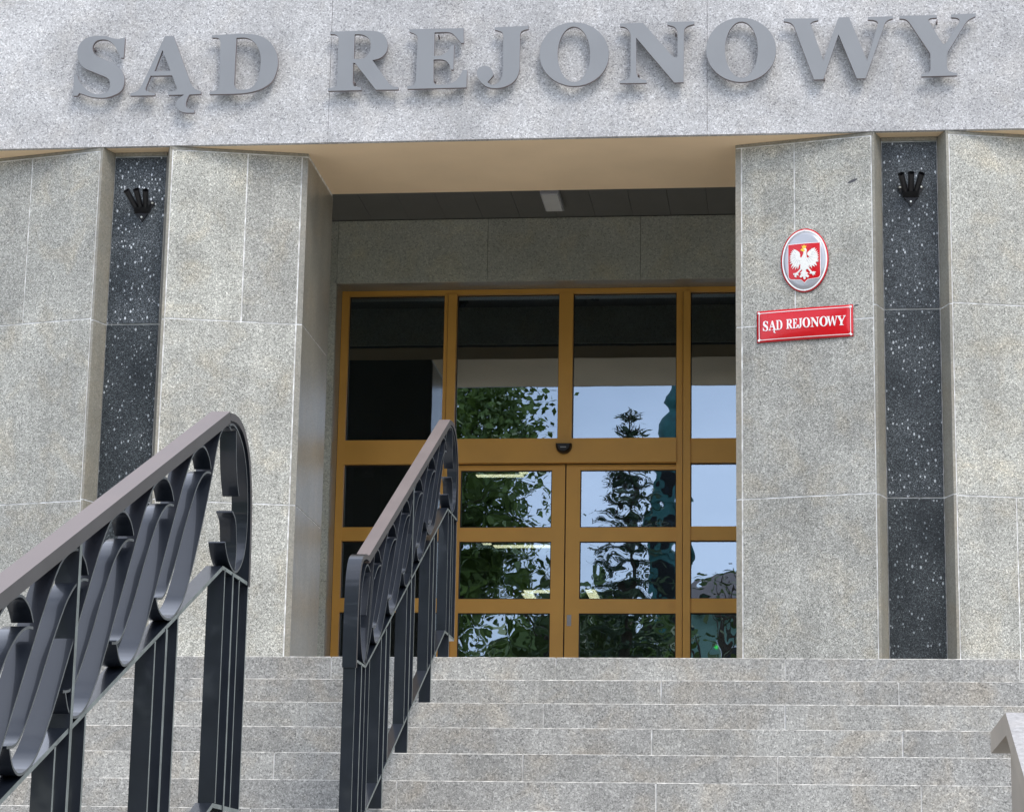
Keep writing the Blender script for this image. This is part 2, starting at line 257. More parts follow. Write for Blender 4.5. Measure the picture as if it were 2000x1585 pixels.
GLYPHS = [
('S', [[-4.3703,5.8995,-4.3732,5.7605,-4.3928,5.761,-4.3979,5.7713,-4.4052,5.7861,-4.4131,5.8016,-4.4209,5.817,-4.4292,5.8331,-4.4389,5.8477,-4.4506,5.8606,-4.4636,5.872,-4.477,5.8809,-4.4908,5.8868,-4.505,5.8903,-4.5191,5.8916,-4.5336,5.8909,-4.5479,5.888,-4.5602,5.8831,-4.5696,5.8758,-4.5768,5.8667,-4.582,5.8568,-4.5852,5.8466,-4.5863,5.8357,-4.5854,5.8248,-4.5825,5.8136,-4.5775,5.8023,-4.5706,5.7922,-4.5617,5.7841,-4.5509,5.7771,-4.5383,5.77,-4.5241,5.7628,-4.5081,5.7556,-4.4904,5.7474,-4.4696,5.7381,-4.447,5.7278,-4.4266,5.7165,-4.4099,5.7042,-4.3954,5.6908,-4.3831,5.6754,-4.3726,5.657,-4.3643,5.6366,-4.3592,5.6162,-4.3581,5.5958,-4.36,5.5755,-4.3639,5.5579,-4.3691,5.5443,-4.3761,5.5335,-4.3852,5.5239,-4.3968,5.5151,-4.4104,5.5075,-4.4252,5.501,-4.4411,5.4952,-4.4583,5.4905,-4.476,5.4873,-4.4947,5.486,-4.514,5.4863,-4.5328,5.4876,-4.5509,5.4897,-4.5685,5.4929,-4.585,5.4967,-4.6002,5.5016,-4.6144,5.5071,-4.6272,5.5121,-4.6394,5.5163,-4.6503,5.5199,-4.6578,5.5224,-4.6707,5.5041,-4.7003,5.5048,-4.701,5.6512,-4.6792,5.6507,-4.6745,5.6381,-4.6674,5.6202,-4.6583,5.6022,-4.6469,5.5854,-4.6336,5.5686,-4.6192,5.5534,-4.6039,5.5399,-4.5875,5.5281,-4.5708,5.5192,-4.5534,5.5138,-4.5357,5.5112,-4.5187,5.5111,-4.502,5.5137,-4.486,5.5187,-4.473,5.526,-4.464,5.5358,-4.458,5.5477,-4.4542,5.56,-4.4526,5.5726,-4.4534,5.5855,-4.4563,5.5973,-4.4612,5.6073,-4.4684,5.6161,-4.4785,5.6245,-4.4923,5.6323,-4.509,5.6396,-4.5262,5.6469,-4.5435,5.6544,-4.5614,5.6618,-4.5793,5.6696,-4.5977,5.6774,-4.6162,5.6856,-4.6325,5.6949,-4.6456,5.7055,-4.6565,5.7173,-4.6657,5.7305,-4.6735,5.7459,-4.6796,5.7628,-4.6841,5.7791,-4.6866,5.7938,-4.6875,5.8079,-4.6865,5.822,-4.6839,5.8366,-4.6796,5.8512,-4.6734,5.8646,-4.6652,5.8764,-4.6552,5.887,-4.644,5.896,-4.6317,5.9034,-4.6182,5.9094,-4.6034,5.9137,-4.5868,5.9164,-4.569,5.9175,-4.5517,5.9177,-4.5355,5.9173,-4.5199,5.9161,-4.5048,5.9138,-4.4903,5.91,-4.4764,5.9053,-4.4626,5.9009,-4.4481,5.8968,-4.4337,5.8931,-4.4206,5.8912,-4.4083,5.8923,-4.3974,5.8952,-4.3898,5.8973]]),
('Ą', [[-4.1007,5.9041,-4.0428,5.9026,-3.9152,5.5789,-3.9127,5.5734,-3.9089,5.5656,-3.904,5.5574,-3.8982,5.5493,-3.8912,5.5409,-3.8823,5.5331,-3.8691,5.5259,-3.8539,5.5193,-3.8431,5.5147,-3.8423,5.4978,-3.9189,5.4943,-3.9228,5.4866,-3.9282,5.4754,-3.9328,5.463,-3.9365,5.449,-3.9395,5.4338,-3.9395,5.4209,-3.9355,5.4118,-3.9286,5.405,-3.9195,5.3993,-3.9062,5.3943,-3.8907,5.3905,-3.8796,5.3879,-3.8798,5.3694,-3.8949,5.3693,-3.9163,5.3693,-3.936,5.3707,-3.9515,5.3738,-3.9654,5.3783,-3.9776,5.3848,-3.9888,5.3943,-3.9983,5.4057,-4.0048,5.4171,-4.0073,5.4279,-4.0067,5.4387,-4.0038,5.4488,-3.9983,5.458,-3.9906,5.4666,-3.982,5.4747,-3.9715,5.4826,-3.9602,5.49,-3.9522,5.4951,-4.0598,5.495,-4.0635,5.5178,-4.0545,5.5184,-4.0418,5.5194,-4.0303,5.5208,-4.0212,5.5224,-4.0132,5.5245,-4.0076,5.5282,-4.0055,5.535,-4.0057,5.5433,-4.0061,5.5493,-4.0408,5.6297,-4.1848,5.6306,-4.2095,5.5595,-4.2113,5.5531,-4.2136,5.5441,-4.2134,5.5357,-4.2097,5.5289,-4.2035,5.5228,-4.1945,5.5178,-4.18,5.5143,-4.1628,5.5119,-4.1504,5.5104,-4.1496,5.4945,-4.3142,5.4957,-4.315,5.5116,-4.3062,5.5139,-4.2937,5.5172,-4.2821,5.5214,-4.273,5.5263,-4.2648,5.5321,-4.2573,5.5394,-4.2498,5.55,-4.243,5.5622,-4.2383,5.5708], [-4.1139,5.8072,-4.0526,5.6608,-4.1606,5.6603]]),
('D', [[-3.7873,5.9005,-3.6123,5.907,-3.5893,5.9062,-3.5568,5.9049,-3.5267,5.9025,-3.5034,5.899,-3.4823,5.8943,-3.4622,5.8874,-3.4421,5.878,-3.4228,5.8664,-3.4054,5.8527,-3.39,5.836,-3.3764,5.8172,-3.365,5.7985,-3.3559,5.7805,-3.3489,5.7627,-3.3438,5.7449,-3.3403,5.7276,-3.3386,5.7104,-3.3387,5.6918,-3.3407,5.6702,-3.3445,5.6473,-3.3497,5.6259,-3.3558,5.607,-3.3632,5.5896,-3.3731,5.5737,-3.386,5.5593,-3.4013,5.5465,-3.4181,5.5352,-3.436,5.5255,-3.4552,5.5173,-3.4765,5.5102,-3.5001,5.5042,-3.5256,5.4993,-3.5522,5.4958,-3.5829,5.4939,-3.6147,5.4932,-3.637,5.4929,-3.7859,5.4934,-3.7845,5.5109,-3.776,5.5121,-3.7639,5.514,-3.7529,5.5168,-3.7441,5.5206,-3.7362,5.5254,-3.7301,5.5317,-3.7263,5.5412,-3.7242,5.5522,-3.7229,5.5601,-3.7272,5.8478,-3.7293,5.8555,-3.7326,5.8661,-3.7369,5.8747,-3.7423,5.8792,-3.7489,5.8817,-3.7565,5.8832,-3.7669,5.8841,-3.7784,5.8841,-3.7865,5.884], [-3.6217,5.8783,-3.6075,5.8791,-3.5874,5.88,-3.5684,5.8792,-3.553,5.8762,-3.5386,5.8715,-3.5252,5.8647,-3.5123,5.8551,-3.5003,5.8433,-3.4896,5.8305,-3.4807,5.8173,-3.4731,5.8032,-3.4666,5.7878,-3.4611,5.7713,-3.4566,5.7536,-3.4538,5.7344,-3.453,5.7131,-3.4538,5.6904,-3.4554,5.6682,-3.4572,5.6469,-3.4597,5.626,-3.4635,5.6067,-3.4684,5.5891,-3.4746,5.573,-3.4827,5.5587,-3.4936,5.5459,-3.5065,5.5349,-3.5196,5.5266,-3.5321,5.5222,-3.5448,5.5207,-3.5575,5.5201,-3.571,5.5196,-3.5845,5.5201,-3.5958,5.5219,-3.6035,5.5252,-3.6089,5.5299,-3.6133,5.5355,-3.6175,5.5431,-3.6207,5.5516,-3.6228,5.5577,-3.6233,5.7166]]),
('R', [[-3.0008,5.9048,-2.7701,5.9066,-2.7477,5.9052,-2.7163,5.9028,-2.6889,5.8981,-2.67,5.8908,-2.655,5.8813,-2.6425,5.8687,-2.6315,5.8521,-2.623,5.8324,-2.6181,5.8126,-2.6175,5.7927,-2.6204,5.7726,-2.6265,5.7547,-2.6361,5.7395,-2.6488,5.7264,-2.6632,5.7161,-2.6815,5.7089,-2.7015,5.7045,-2.7158,5.7016,-2.6053,5.5437,-2.5975,5.5367,-2.5862,5.527,-2.5745,5.5194,-2.5617,5.5158,-2.5485,5.5142,-2.5391,5.5133,-2.5387,5.496,-2.6869,5.4985,-2.8288,5.6849,-2.8415,5.6853,-2.8396,5.5494,-2.8381,5.5426,-2.8354,5.5332,-2.8288,5.5255,-2.8144,5.5211,-2.7962,5.5183,-2.7831,5.5165,-2.7825,5.4981,-3.002,5.4981,-3.0026,5.5165,-2.9937,5.5174,-2.9813,5.5187,-2.9699,5.521,-2.961,5.5242,-2.9533,5.5283,-2.9476,5.5336,-2.9447,5.5415,-2.9438,5.5506,-2.9434,5.5571,-2.9432,5.8529,-2.9442,5.8579,-2.9458,5.865,-2.9489,5.8716,-2.9535,5.8769,-2.9595,5.8817,-2.9671,5.8853,-2.9783,5.8874,-2.9911,5.8883,-3.0002,5.8889], [-2.8377,5.8819,-2.8264,5.8823,-2.8104,5.8825,-2.7946,5.8807,-2.78,5.8761,-2.7656,5.8695,-2.7535,5.8611,-2.7442,5.8509,-2.7371,5.8389,-2.7322,5.8261,-2.7298,5.8124,-2.7296,5.7978,-2.7309,5.7838,-2.7332,5.7708,-2.7369,5.7585,-2.7424,5.7471,-2.7499,5.7363,-2.7591,5.7263,-2.7693,5.7188,-2.7805,5.7145,-2.7926,5.7126,-2.8044,5.7118,-2.8168,5.7118,-2.8289,5.7128,-2.8373,5.7136]]),
('E', [[-2.4796,5.9083,-2.1224,5.9061,-2.1202,5.8048,-2.1377,5.8053,-2.146,5.8154,-2.1576,5.8298,-2.1687,5.843,-2.1773,5.8533,-2.1853,5.8626,-2.1944,5.87,-2.2037,5.8755,-2.2141,5.8792,-2.2298,5.8815,-2.257,5.8823,-2.2894,5.8817,-2.3127,5.8811,-2.3112,5.7203,-2.3008,5.72,-2.286,5.7199,-2.2711,5.7219,-2.2572,5.7268,-2.2434,5.7337,-2.2315,5.7419,-2.2225,5.7518,-2.2154,5.7629,-2.2097,5.7729,-2.2052,5.7814,-2.2022,5.7887,-2.2001,5.7937,-2.1826,5.7933,-2.1837,5.6236,-2.1987,5.624,-2.2017,5.6336,-2.2062,5.6473,-2.2121,5.66,-2.2194,5.6703,-2.2282,5.6796,-2.2377,5.6869,-2.2477,5.6914,-2.2585,5.694,-2.2705,5.6956,-2.286,5.6961,-2.3028,5.6956,-2.3146,5.6951,-2.3111,5.5523,-2.3104,5.5464,-2.3089,5.5381,-2.304,5.5312,-2.2946,5.5268,-2.2817,5.5238,-2.2663,5.5224,-2.2473,5.523,-2.2257,5.5252,-2.2065,5.5289,-2.1914,5.5339,-2.1786,5.5405,-2.167,5.5488,-2.156,5.5596,-2.1462,5.5722,-2.1378,5.5847,-2.1307,5.5978,-2.125,5.6108,-2.1211,5.6199,-2.0936,5.6192,-2.096,5.5001,-2.481,5.4988,-2.4815,5.5172,-2.4717,5.5187,-2.4581,5.521,-2.4466,5.5242,-2.4399,5.5285,-2.4354,5.5337,-2.432,5.5395,-2.4293,5.5468,-2.4276,5.5548,-2.4265,5.5604,-2.4226,5.8497,-2.4266,5.8563,-2.4326,5.8655,-2.4409,5.874,-2.4536,5.8808,-2.4685,5.8867,-2.4791,5.8909]]),
('J', [[-1.9212,5.9059,-1.699,5.9105,-1.7001,5.8884,-1.7085,5.8869,-1.7203,5.8846,-1.7309,5.8813,-1.7389,5.8774,-1.7457,5.8725,-1.7506,5.8661,-1.7531,5.8564,-1.7538,5.8452,-1.7541,5.8372,-1.7539,5.6171,-1.7564,5.6046,-1.7603,5.5869,-1.7655,5.5704,-1.7723,5.5572,-1.7804,5.5452,-1.7897,5.5344,-1.8,5.5249,-1.8115,5.5165,-1.824,5.5092,-1.8379,5.5028,-1.8529,5.4975,-1.8685,5.4936,-1.8848,5.4911,-1.9017,5.4901,-1.9181,5.4906,-1.9338,5.4928,-1.949,5.4966,-1.9631,5.5021,-1.9761,5.5098,-1.988,5.5191,-1.9985,5.5291,-2.0076,5.5391,-2.0154,5.5498,-2.0216,5.561,-2.0266,5.5731,-2.0301,5.5858,-2.0314,5.5978,-2.03,5.6092,-2.0263,5.62,-2.0205,5.629,-2.0121,5.6358,-2.0015,5.6409,-1.9909,5.6439,-1.9809,5.6449,-1.9708,5.6439,-1.9609,5.6406,-1.9508,5.6345,-1.941,5.6261,-1.933,5.6163,-1.9278,5.6036,-1.9245,5.5895,-1.9223,5.5794,-1.9598,5.5333,-1.9559,5.5287,-1.9502,5.5223,-1.9435,5.5173,-1.936,5.5145,-1.9276,5.5131,-1.9186,5.5141,-1.9088,5.5177,-1.8985,5.5236,-1.8891,5.5316,-1.8807,5.5417,-1.8731,5.5538,-1.8674,5.5676,-1.8641,5.5857,-1.8627,5.6057,-1.8619,5.6198,-1.8641,5.8507,-1.8653,5.8558,-1.8671,5.8629,-1.8705,5.8693,-1.8758,5.8736,-1.8827,5.8771,-1.8907,5.8804,-1.9011,5.8838,-1.9127,5.8869,-1.9208,5.8891]]),
('O', [[-1.1785,5.7033,-1.1809,5.6695,-1.1888,5.6367,-1.2019,5.6057,-1.2199,5.5773,-1.2423,5.5521,-1.2687,5.5308,-1.2984,5.5138,-1.3305,5.5016,-1.3645,5.4946,-1.3994,5.4928,-1.4343,5.4962,-1.4685,5.505,-1.5011,5.5187,-1.5313,5.5372,-1.5583,5.5598,-1.5815,5.5862,-1.6003,5.6157,-1.6142,5.6474,-1.623,5.6808,-1.6262,5.7148,-1.624,5.7488,-1.6163,5.7817,-1.6032,5.813,-1.5852,5.8416,-1.5627,5.8671,-1.5362,5.8886,-1.5063,5.9057,-1.4739,5.9179,-1.4397,5.925,-1.4046,5.9267,-1.3695,5.923,-1.3351,5.9141,-1.3025,5.9001,-1.2723,5.8815,-1.2454,5.8586,-1.2223,5.832,-1.2037,5.8024,-1.19,5.7706,-1.1815,5.7373], [-1.299,5.7054,-1.3,5.6759,-1.3035,5.6473,-1.3095,5.6202,-1.3178,5.5952,-1.3283,5.573,-1.3405,5.5542,-1.3544,5.5391,-1.3694,5.5282,-1.3853,5.5217,-1.4017,5.5198,-1.4181,5.5225,-1.4341,5.5298,-1.4495,5.5415,-1.4637,5.5572,-1.4765,5.5767,-1.4875,5.5994,-1.4964,5.6248,-1.5031,5.6523,-1.5073,5.6812,-1.509,5.7108,-1.5081,5.7403,-1.5047,5.769,-1.4987,5.7963,-1.4904,5.8214,-1.48,5.8437,-1.4677,5.8627,-1.4538,5.8779,-1.4387,5.8889,-1.4227,5.8954,-1.4062,5.8973,-1.3897,5.8945,-1.3736,5.8871,-1.3582,5.8753,-1.344,5.8594,-1.3312,5.8398,-1.3203,5.8169,-1.3114,5.7914,-1.3048,5.7638,-1.3006,5.7349]]),
('N', [[-1.1095,5.9095,-0.961,5.9101,-0.7795,5.6901,-0.7744,5.6855,-0.767,5.6791,-0.7597,5.6743,-0.7524,5.673,-0.745,5.6734,-0.7399,5.6738,-0.7385,5.8228,-0.7395,5.831,-0.7411,5.8426,-0.744,5.8536,-0.7482,5.8629,-0.7538,5.8716,-0.7621,5.879,-0.7763,5.885,-0.7933,5.8897,-0.8055,5.8928,-0.8056,5.9109,-0.6325,5.9119,-0.6324,5.8927,-0.6422,5.8909,-0.6559,5.8882,-0.6684,5.8841,-0.6784,5.8788,-0.6872,5.8723,-0.6936,5.8637,-0.6967,5.8509,-0.6975,5.8361,-0.6978,5.8255,-0.7,5.5017,-0.7592,5.5013,-1.0045,5.8107,-1.0022,5.5699,-0.9999,5.5625,-0.9964,5.5522,-0.9912,5.543,-0.984,5.5366,-0.9753,5.5314,-0.9659,5.5272,-0.955,5.5241,-0.9434,5.5221,-0.9353,5.5207,-0.9352,5.5029,-1.1081,5.5048,-1.1082,5.5211,-1.099,5.5221,-1.086,5.5236,-1.074,5.526,-1.0644,5.5291,-1.0558,5.533,-1.0488,5.5387,-1.0441,5.548,-1.041,5.5591,-1.039,5.567,-1.0401,5.8308,-1.0426,5.838,-1.0462,5.8482,-1.0511,5.858,-1.0571,5.8667,-1.0643,5.875,-1.073,5.8816,-1.0854,5.8859,-1.0994,5.8886,-1.1094,5.8903]]),
('O', [[-0.1119,5.705,-0.1149,5.6712,-0.1232,5.6385,-0.1366,5.6075,-0.155,5.5791,-0.1777,5.5539,-0.2042,5.5325,-0.2339,5.5156,-0.2661,5.5034,-0.3,5.4964,-0.3347,5.4946,-0.3694,5.498,-0.4032,5.5068,-0.4354,5.5205,-0.4651,5.5389,-0.4917,5.5616,-0.5143,5.588,-0.5326,5.6174,-0.546,5.6492,-0.5542,5.6825,-0.5569,5.7165,-0.5542,5.7504,-0.546,5.7834,-0.5326,5.8146,-0.5143,5.8433,-0.4915,5.8687,-0.4648,5.8902,-0.4349,5.9073,-0.4025,5.9195,-0.3684,5.9265,-0.3334,5.9283,-0.2985,5.9246,-0.2645,5.9157,-0.2323,5.9017,-0.2026,5.8831,-0.1761,5.8602,-0.1536,5.8336,-0.1355,5.8041,-0.1224,5.7723,-0.1145,5.739], [-0.2278,5.7091,-0.2292,5.6794,-0.2332,5.6506,-0.2395,5.6233,-0.2482,5.5982,-0.2588,5.5758,-0.2713,5.5569,-0.2853,5.5417,-0.3004,5.5307,-0.3163,5.5242,-0.3326,5.5223,-0.3489,5.525,-0.3648,5.5323,-0.3798,5.544,-0.3938,5.5599,-0.4062,5.5795,-0.4167,5.6024,-0.4253,5.628,-0.4315,5.6556,-0.4353,5.6847,-0.4365,5.7145,-0.4352,5.7442,-0.4313,5.7731,-0.425,5.8006,-0.4164,5.8258,-0.4057,5.8483,-0.3931,5.8674,-0.3791,5.8827,-0.3639,5.8938,-0.3479,5.9003,-0.3315,5.9022,-0.3152,5.8994,-0.2992,5.892,-0.2841,5.8801,-0.2702,5.8641,-0.2578,5.8443,-0.2473,5.8213,-0.2388,5.7956,-0.2327,5.7679,-0.229,5.7388]]),
('W', [[-0.0631,5.9141,0.1577,5.9111,0.1556,5.8973,0.1473,5.896,0.1356,5.894,0.1252,5.8912,0.1171,5.8865,0.1103,5.881,0.1056,5.877,0.1852,5.6247,0.2768,5.894,0.2871,5.9132,0.3517,5.9135,0.3614,5.883,0.4604,5.6177,0.5323,5.8654,0.5309,5.8696,0.5286,5.8755,0.5245,5.8807,0.518,5.8845,0.5097,5.8876,0.5005,5.89,0.4891,5.8916,0.4769,5.8925,0.4683,5.893,0.4685,5.9103,0.6275,5.9124,0.626,5.8965,0.6182,5.8946,0.6072,5.8918,0.5969,5.8874,0.5885,5.8811,0.5808,5.8733,0.5745,5.8642,0.5697,5.8524,0.5662,5.8393,0.5639,5.83,0.4488,5.5002,0.3947,5.5003,0.2825,5.7987,0.1839,5.5003,0.1256,5.4995,0.0093,5.8406,0.0061,5.849,0.0013,5.8609,-0.0046,5.8713,-0.0115,5.8787,-0.0196,5.8847,-0.0288,5.8893,-0.0408,5.8925,-0.0539,5.8943,-0.0632,5.8955]]),
('Y', [[0.6673,5.9137,0.902,5.9124,0.9017,5.895,0.8897,5.8942,0.873,5.893,0.8596,5.8909,0.8527,5.8871,0.8492,5.8825,0.8471,5.8791,0.9258,5.7312,0.9295,5.7267,0.9347,5.7207,0.94,5.7169,0.9454,5.7178,0.9508,5.721,0.9546,5.7235,1.0397,5.8582,1.0408,5.8628,1.0421,5.8693,1.0417,5.8755,1.039,5.8809,1.0345,5.8859,1.0275,5.8898,1.0155,5.8922,1.0009,5.8935,0.9905,5.8943,0.9909,5.9134,1.1441,5.9161,1.1437,5.897,1.135,5.8935,1.1227,5.8883,1.1111,5.8823,1.1017,5.8759,1.0929,5.8686,1.0849,5.8604,1.077,5.8497,1.0698,5.838,1.0648,5.8297,0.9646,5.6627,0.9592,5.6317,0.9577,5.5628,0.9595,5.5559,0.9624,5.5464,0.9669,5.5384,0.9735,5.5337,0.9817,5.5304,0.9907,5.5275,1.0015,5.5244,1.0129,5.5217,1.021,5.5199,1.0207,5.5054,0.7974,5.504,0.7976,5.5185,0.8065,5.5192,0.8189,5.5204,0.8299,5.5228,0.8379,5.5266,0.8444,5.5316,0.8495,5.5379,0.8528,5.5471,0.8547,5.5577,0.8558,5.5653,0.8556,5.6551,0.736,5.856,0.7312,5.863,0.7243,5.8727,0.717,5.8809,0.7099,5.8859,0.7025,5.8894,0.6945,5.892,0.6847,5.8935,0.6743,5.8942,0.667,5.8945]])
]
EAGLE =[ 0.4357,4.3713,0.4273,4.3777,0.4287,4.3928,0.4229,4.4086,0.4098,4.4202,0.3967,4.428,0.3826,4.4334,0.3891,4.4239,0.3741,4.4261,0.3816,4.4155,0.3674,4.4162,0.3758,4.4065,0.3627,4.4061,0.3729,4.3957,0.3588,4.394,0.371,4.3853,0.3559,4.3828,0.37,4.3745,0.3567,4.3694,0.3708,4.3624,0.3557,4.3532,0.3745,4.3517,0.3574,4.3359,0.3791,4.3408,0.3667,4.3123,0.3884,4.3286,0.375,4.3011,0.3977,4.3202,0.3947,4.2957,0.408,4.3184,0.4116,4.299,0.4222,4.3248,0.4297,4.3318,0.4276,4.2996,0.4087,4.2812,0.3936,4.2749,0.3814,4.2759,0.3832,4.2643,0.3907,4.2665,0.3888,4.2534,0.4009,4.2467,0.4029,4.2636,0.4169,4.2568,0.4133,4.2713,0.4303,4.2899,0.4369,4.295,0.4415,4.288,0.4321,4.2783,0.4255,4.2713,0.4348,4.2677,0.4215,4.2507,0.429,4.2425,0.445,4.2507,0.4485,4.2324,0.4541,4.23,0.4598,4.2343,0.4608,4.2494,0.4757,4.2396,0.4842,4.2513,0.4685,4.2639,0.4807,4.2686,0.4667,4.2774,0.4631,4.2881,0.4687,4.2962,0.4781,4.2935,0.4919,4.2734,0.4853,4.2645,0.5021,4.2631,0.5085,4.2502,0.5142,4.2602,0.5216,4.2548,0.5199,4.2673,0.5283,4.2732,0.5134,4.2782,0.5031,4.2763,0.4866,4.3004,0.4764,4.3184,0.4903,4.3029,0.4821,4.3255,0.5024,4.2962,0.5017,4.3181,0.523,4.3059,0.513,4.3257,0.5343,4.3126,0.5261,4.3379,0.5476,4.3409,0.5328,4.3501,0.5477,4.3513,0.5348,4.3609,0.547,4.3685,0.5349,4.3739,0.5466,4.3827,0.5331,4.3854,0.5435,4.3963,0.5304,4.3955,0.539,4.41,0.524,4.4056,0.5317,4.424,0.5176,4.4157,0.5233,4.4323,0.5036,4.4264,0.4867,4.4145,0.4753,4.4022,0.4737,4.389,0.4826,4.3796,0.4901,4.3771,0.4787,4.3676,0.4704,4.3721,0.4682,4.4028,0.4708,4.4216,0.4643,4.4326,0.4493,4.433,0.4483,4.4159,0.45,4.4005,0.4423,4.3821 ]
CROWN =[ 0.4373,4.4522,0.4457,4.4457,0.4529,4.4556,0.4607,4.4463,0.4686,4.45,0.4644,4.4365,0.4606,4.4301,0.4437,4.4335 ]
BEAK =[ 0.4295,4.4204,0.4399,4.4319,0.453,4.4269,0.4595,4.4149,0.4501,4.41,0.4379,4.4168 ]
# ================================================================ geometry
GZ = -1.583; TOPZ = 1.567; MIDZ = .367; YD0 = 12.79; RISE = .15; TREAD = .30
tag(MB().box(-120,120,-160,60,GZ-.3,GZ).build('ground', M['paving']), kind='structure')
tag(MB().box(-120,120,-155,-6,GZ+.004,GZ+.02).build('lawn', M['grass']), kind='structure')
# podium under the landings
pod = MB(); pod.box(-9,6,7.33,10.70,GZ,MIDZ-.001); tag(pod.build('intermediate_landing', M['step']), kind='structure')
tag(MB().box(-9,6,YD0+.31,19.0,GZ,TOPZ-.001).build('upper_landing', M['landing']), kind='structure')
# ---------------------------------------------------------------- stairs
def step_stone(parent, x0,x1,y0,z1,h,d, mat=M['step']):
    g = random.uniform(.0026,.0042); x0 += g; x1 -= g; ch = random.uniform(.0028,.0042); z0 = z1-h+.004
    mb = MB()
    pr = [(y0,z0),(y0,z1-ch),(y0+ch,z1),(y0+d,z1),(y0+d,z0)]
    a = [(x0,y,z) for y,z in pr]; b = [(x1,y,z) for y,z in pr]; n = 5
    mb.add(a+b, [(0,1,6,5)]); mb.add(a+b, [(1,2,7,6)], 1); mb.add(a+b, [(2,3,8,7),(3,4,9,8),(4,0,5,9)]); mb.add(a+b, [(0,4,3,2,1),(5,6,7,8,9)])
    # chamfered arrises at both ends of the riser
    return mb.build('step_stone', [mat, M['edge']], parent)
def flight(name, xa, xb, y0, z0, n, rise, tread, offs, label=None):
    st = empty(name, ((xa+xb)/2, y0-n*tread/2, z0-n*rise), kind='structure')
    back = MB()
    for k in range(n):
        y = y0-tread*k; z = z0-rise*k; j = offs[k%len(offs)]; xs = [xa]
        x = j-1.187*8
        while x < xb-.1:
            if x > xa+.1: xs.append(x+random.uniform(-.008,.008) if abs(x) > 3 else x)
            x += 1.187
        xs.append(xb)
        for a,b in zip(xs,xs[1:]): step_stone(st, a, b, y+random.uniform(-.0015,.0015), z-random.uniform(0,.0012), rise, tread+.012)
        back.box(xa+.01,xb-.01,y+.0045,y+tread+.005,z-rise-.0,z-.006)
    back.build('mortar_bed', M['mortar'], st)
    # concrete mass below the treads
    core = MB()
    for k in range(n-1): core.box(xa+.02,xb-.02,y0-tread*(k+1)+.02,y0-tread*k+.02,z0-rise*(n),z0-rise*(k+1)-.01)
    core.build('stair_core', M['mortar_dark'], st)
    return st
up_st = flight('upper_stairs', -8.5, 5.5, YD0, TOPZ, 8, RISE, TREAD, [-.069,.496,-.069,.485,-.1,.54,-.07,.5])
lo_st = flight('lower_stairs', -5.2, .62, 7.33, MIDZ, 13, RISE, .35, [-.2,.38])
# ---------------------------------------------------------------- court building
BLD = empty('court_building', (-1.775,17,TOPZ), 'grey granite court entrance with deep portal between two splayed pillars', 'building')
# fascia beam
fb = MB(); fb.box(-11,8,15.034,16.09,5.2785,8.2); beam = fb.build('fascia_beam', M['mortar_dark'], BLD)
xs = [-10.4,-7.93,-5.47,-3.005,-.553,1.905,4.36,6.8]
for a,b in zip(xs,xs[1:]):
    MB().box(a+.0012,b-.0012,15.0,15.034,5.172,6.86).build('stone_slab', M['fascia'], beam)
    MB().box(a+.0012,b-.0012,15.0,15.034,6.864,8.2).build('stone_slab', M['fascia'], beam)
MB().box(-10.4,6.8,15.0345,16.09,5.1705,5.2785).build('portal_soffit', M['soffit'], BLD)
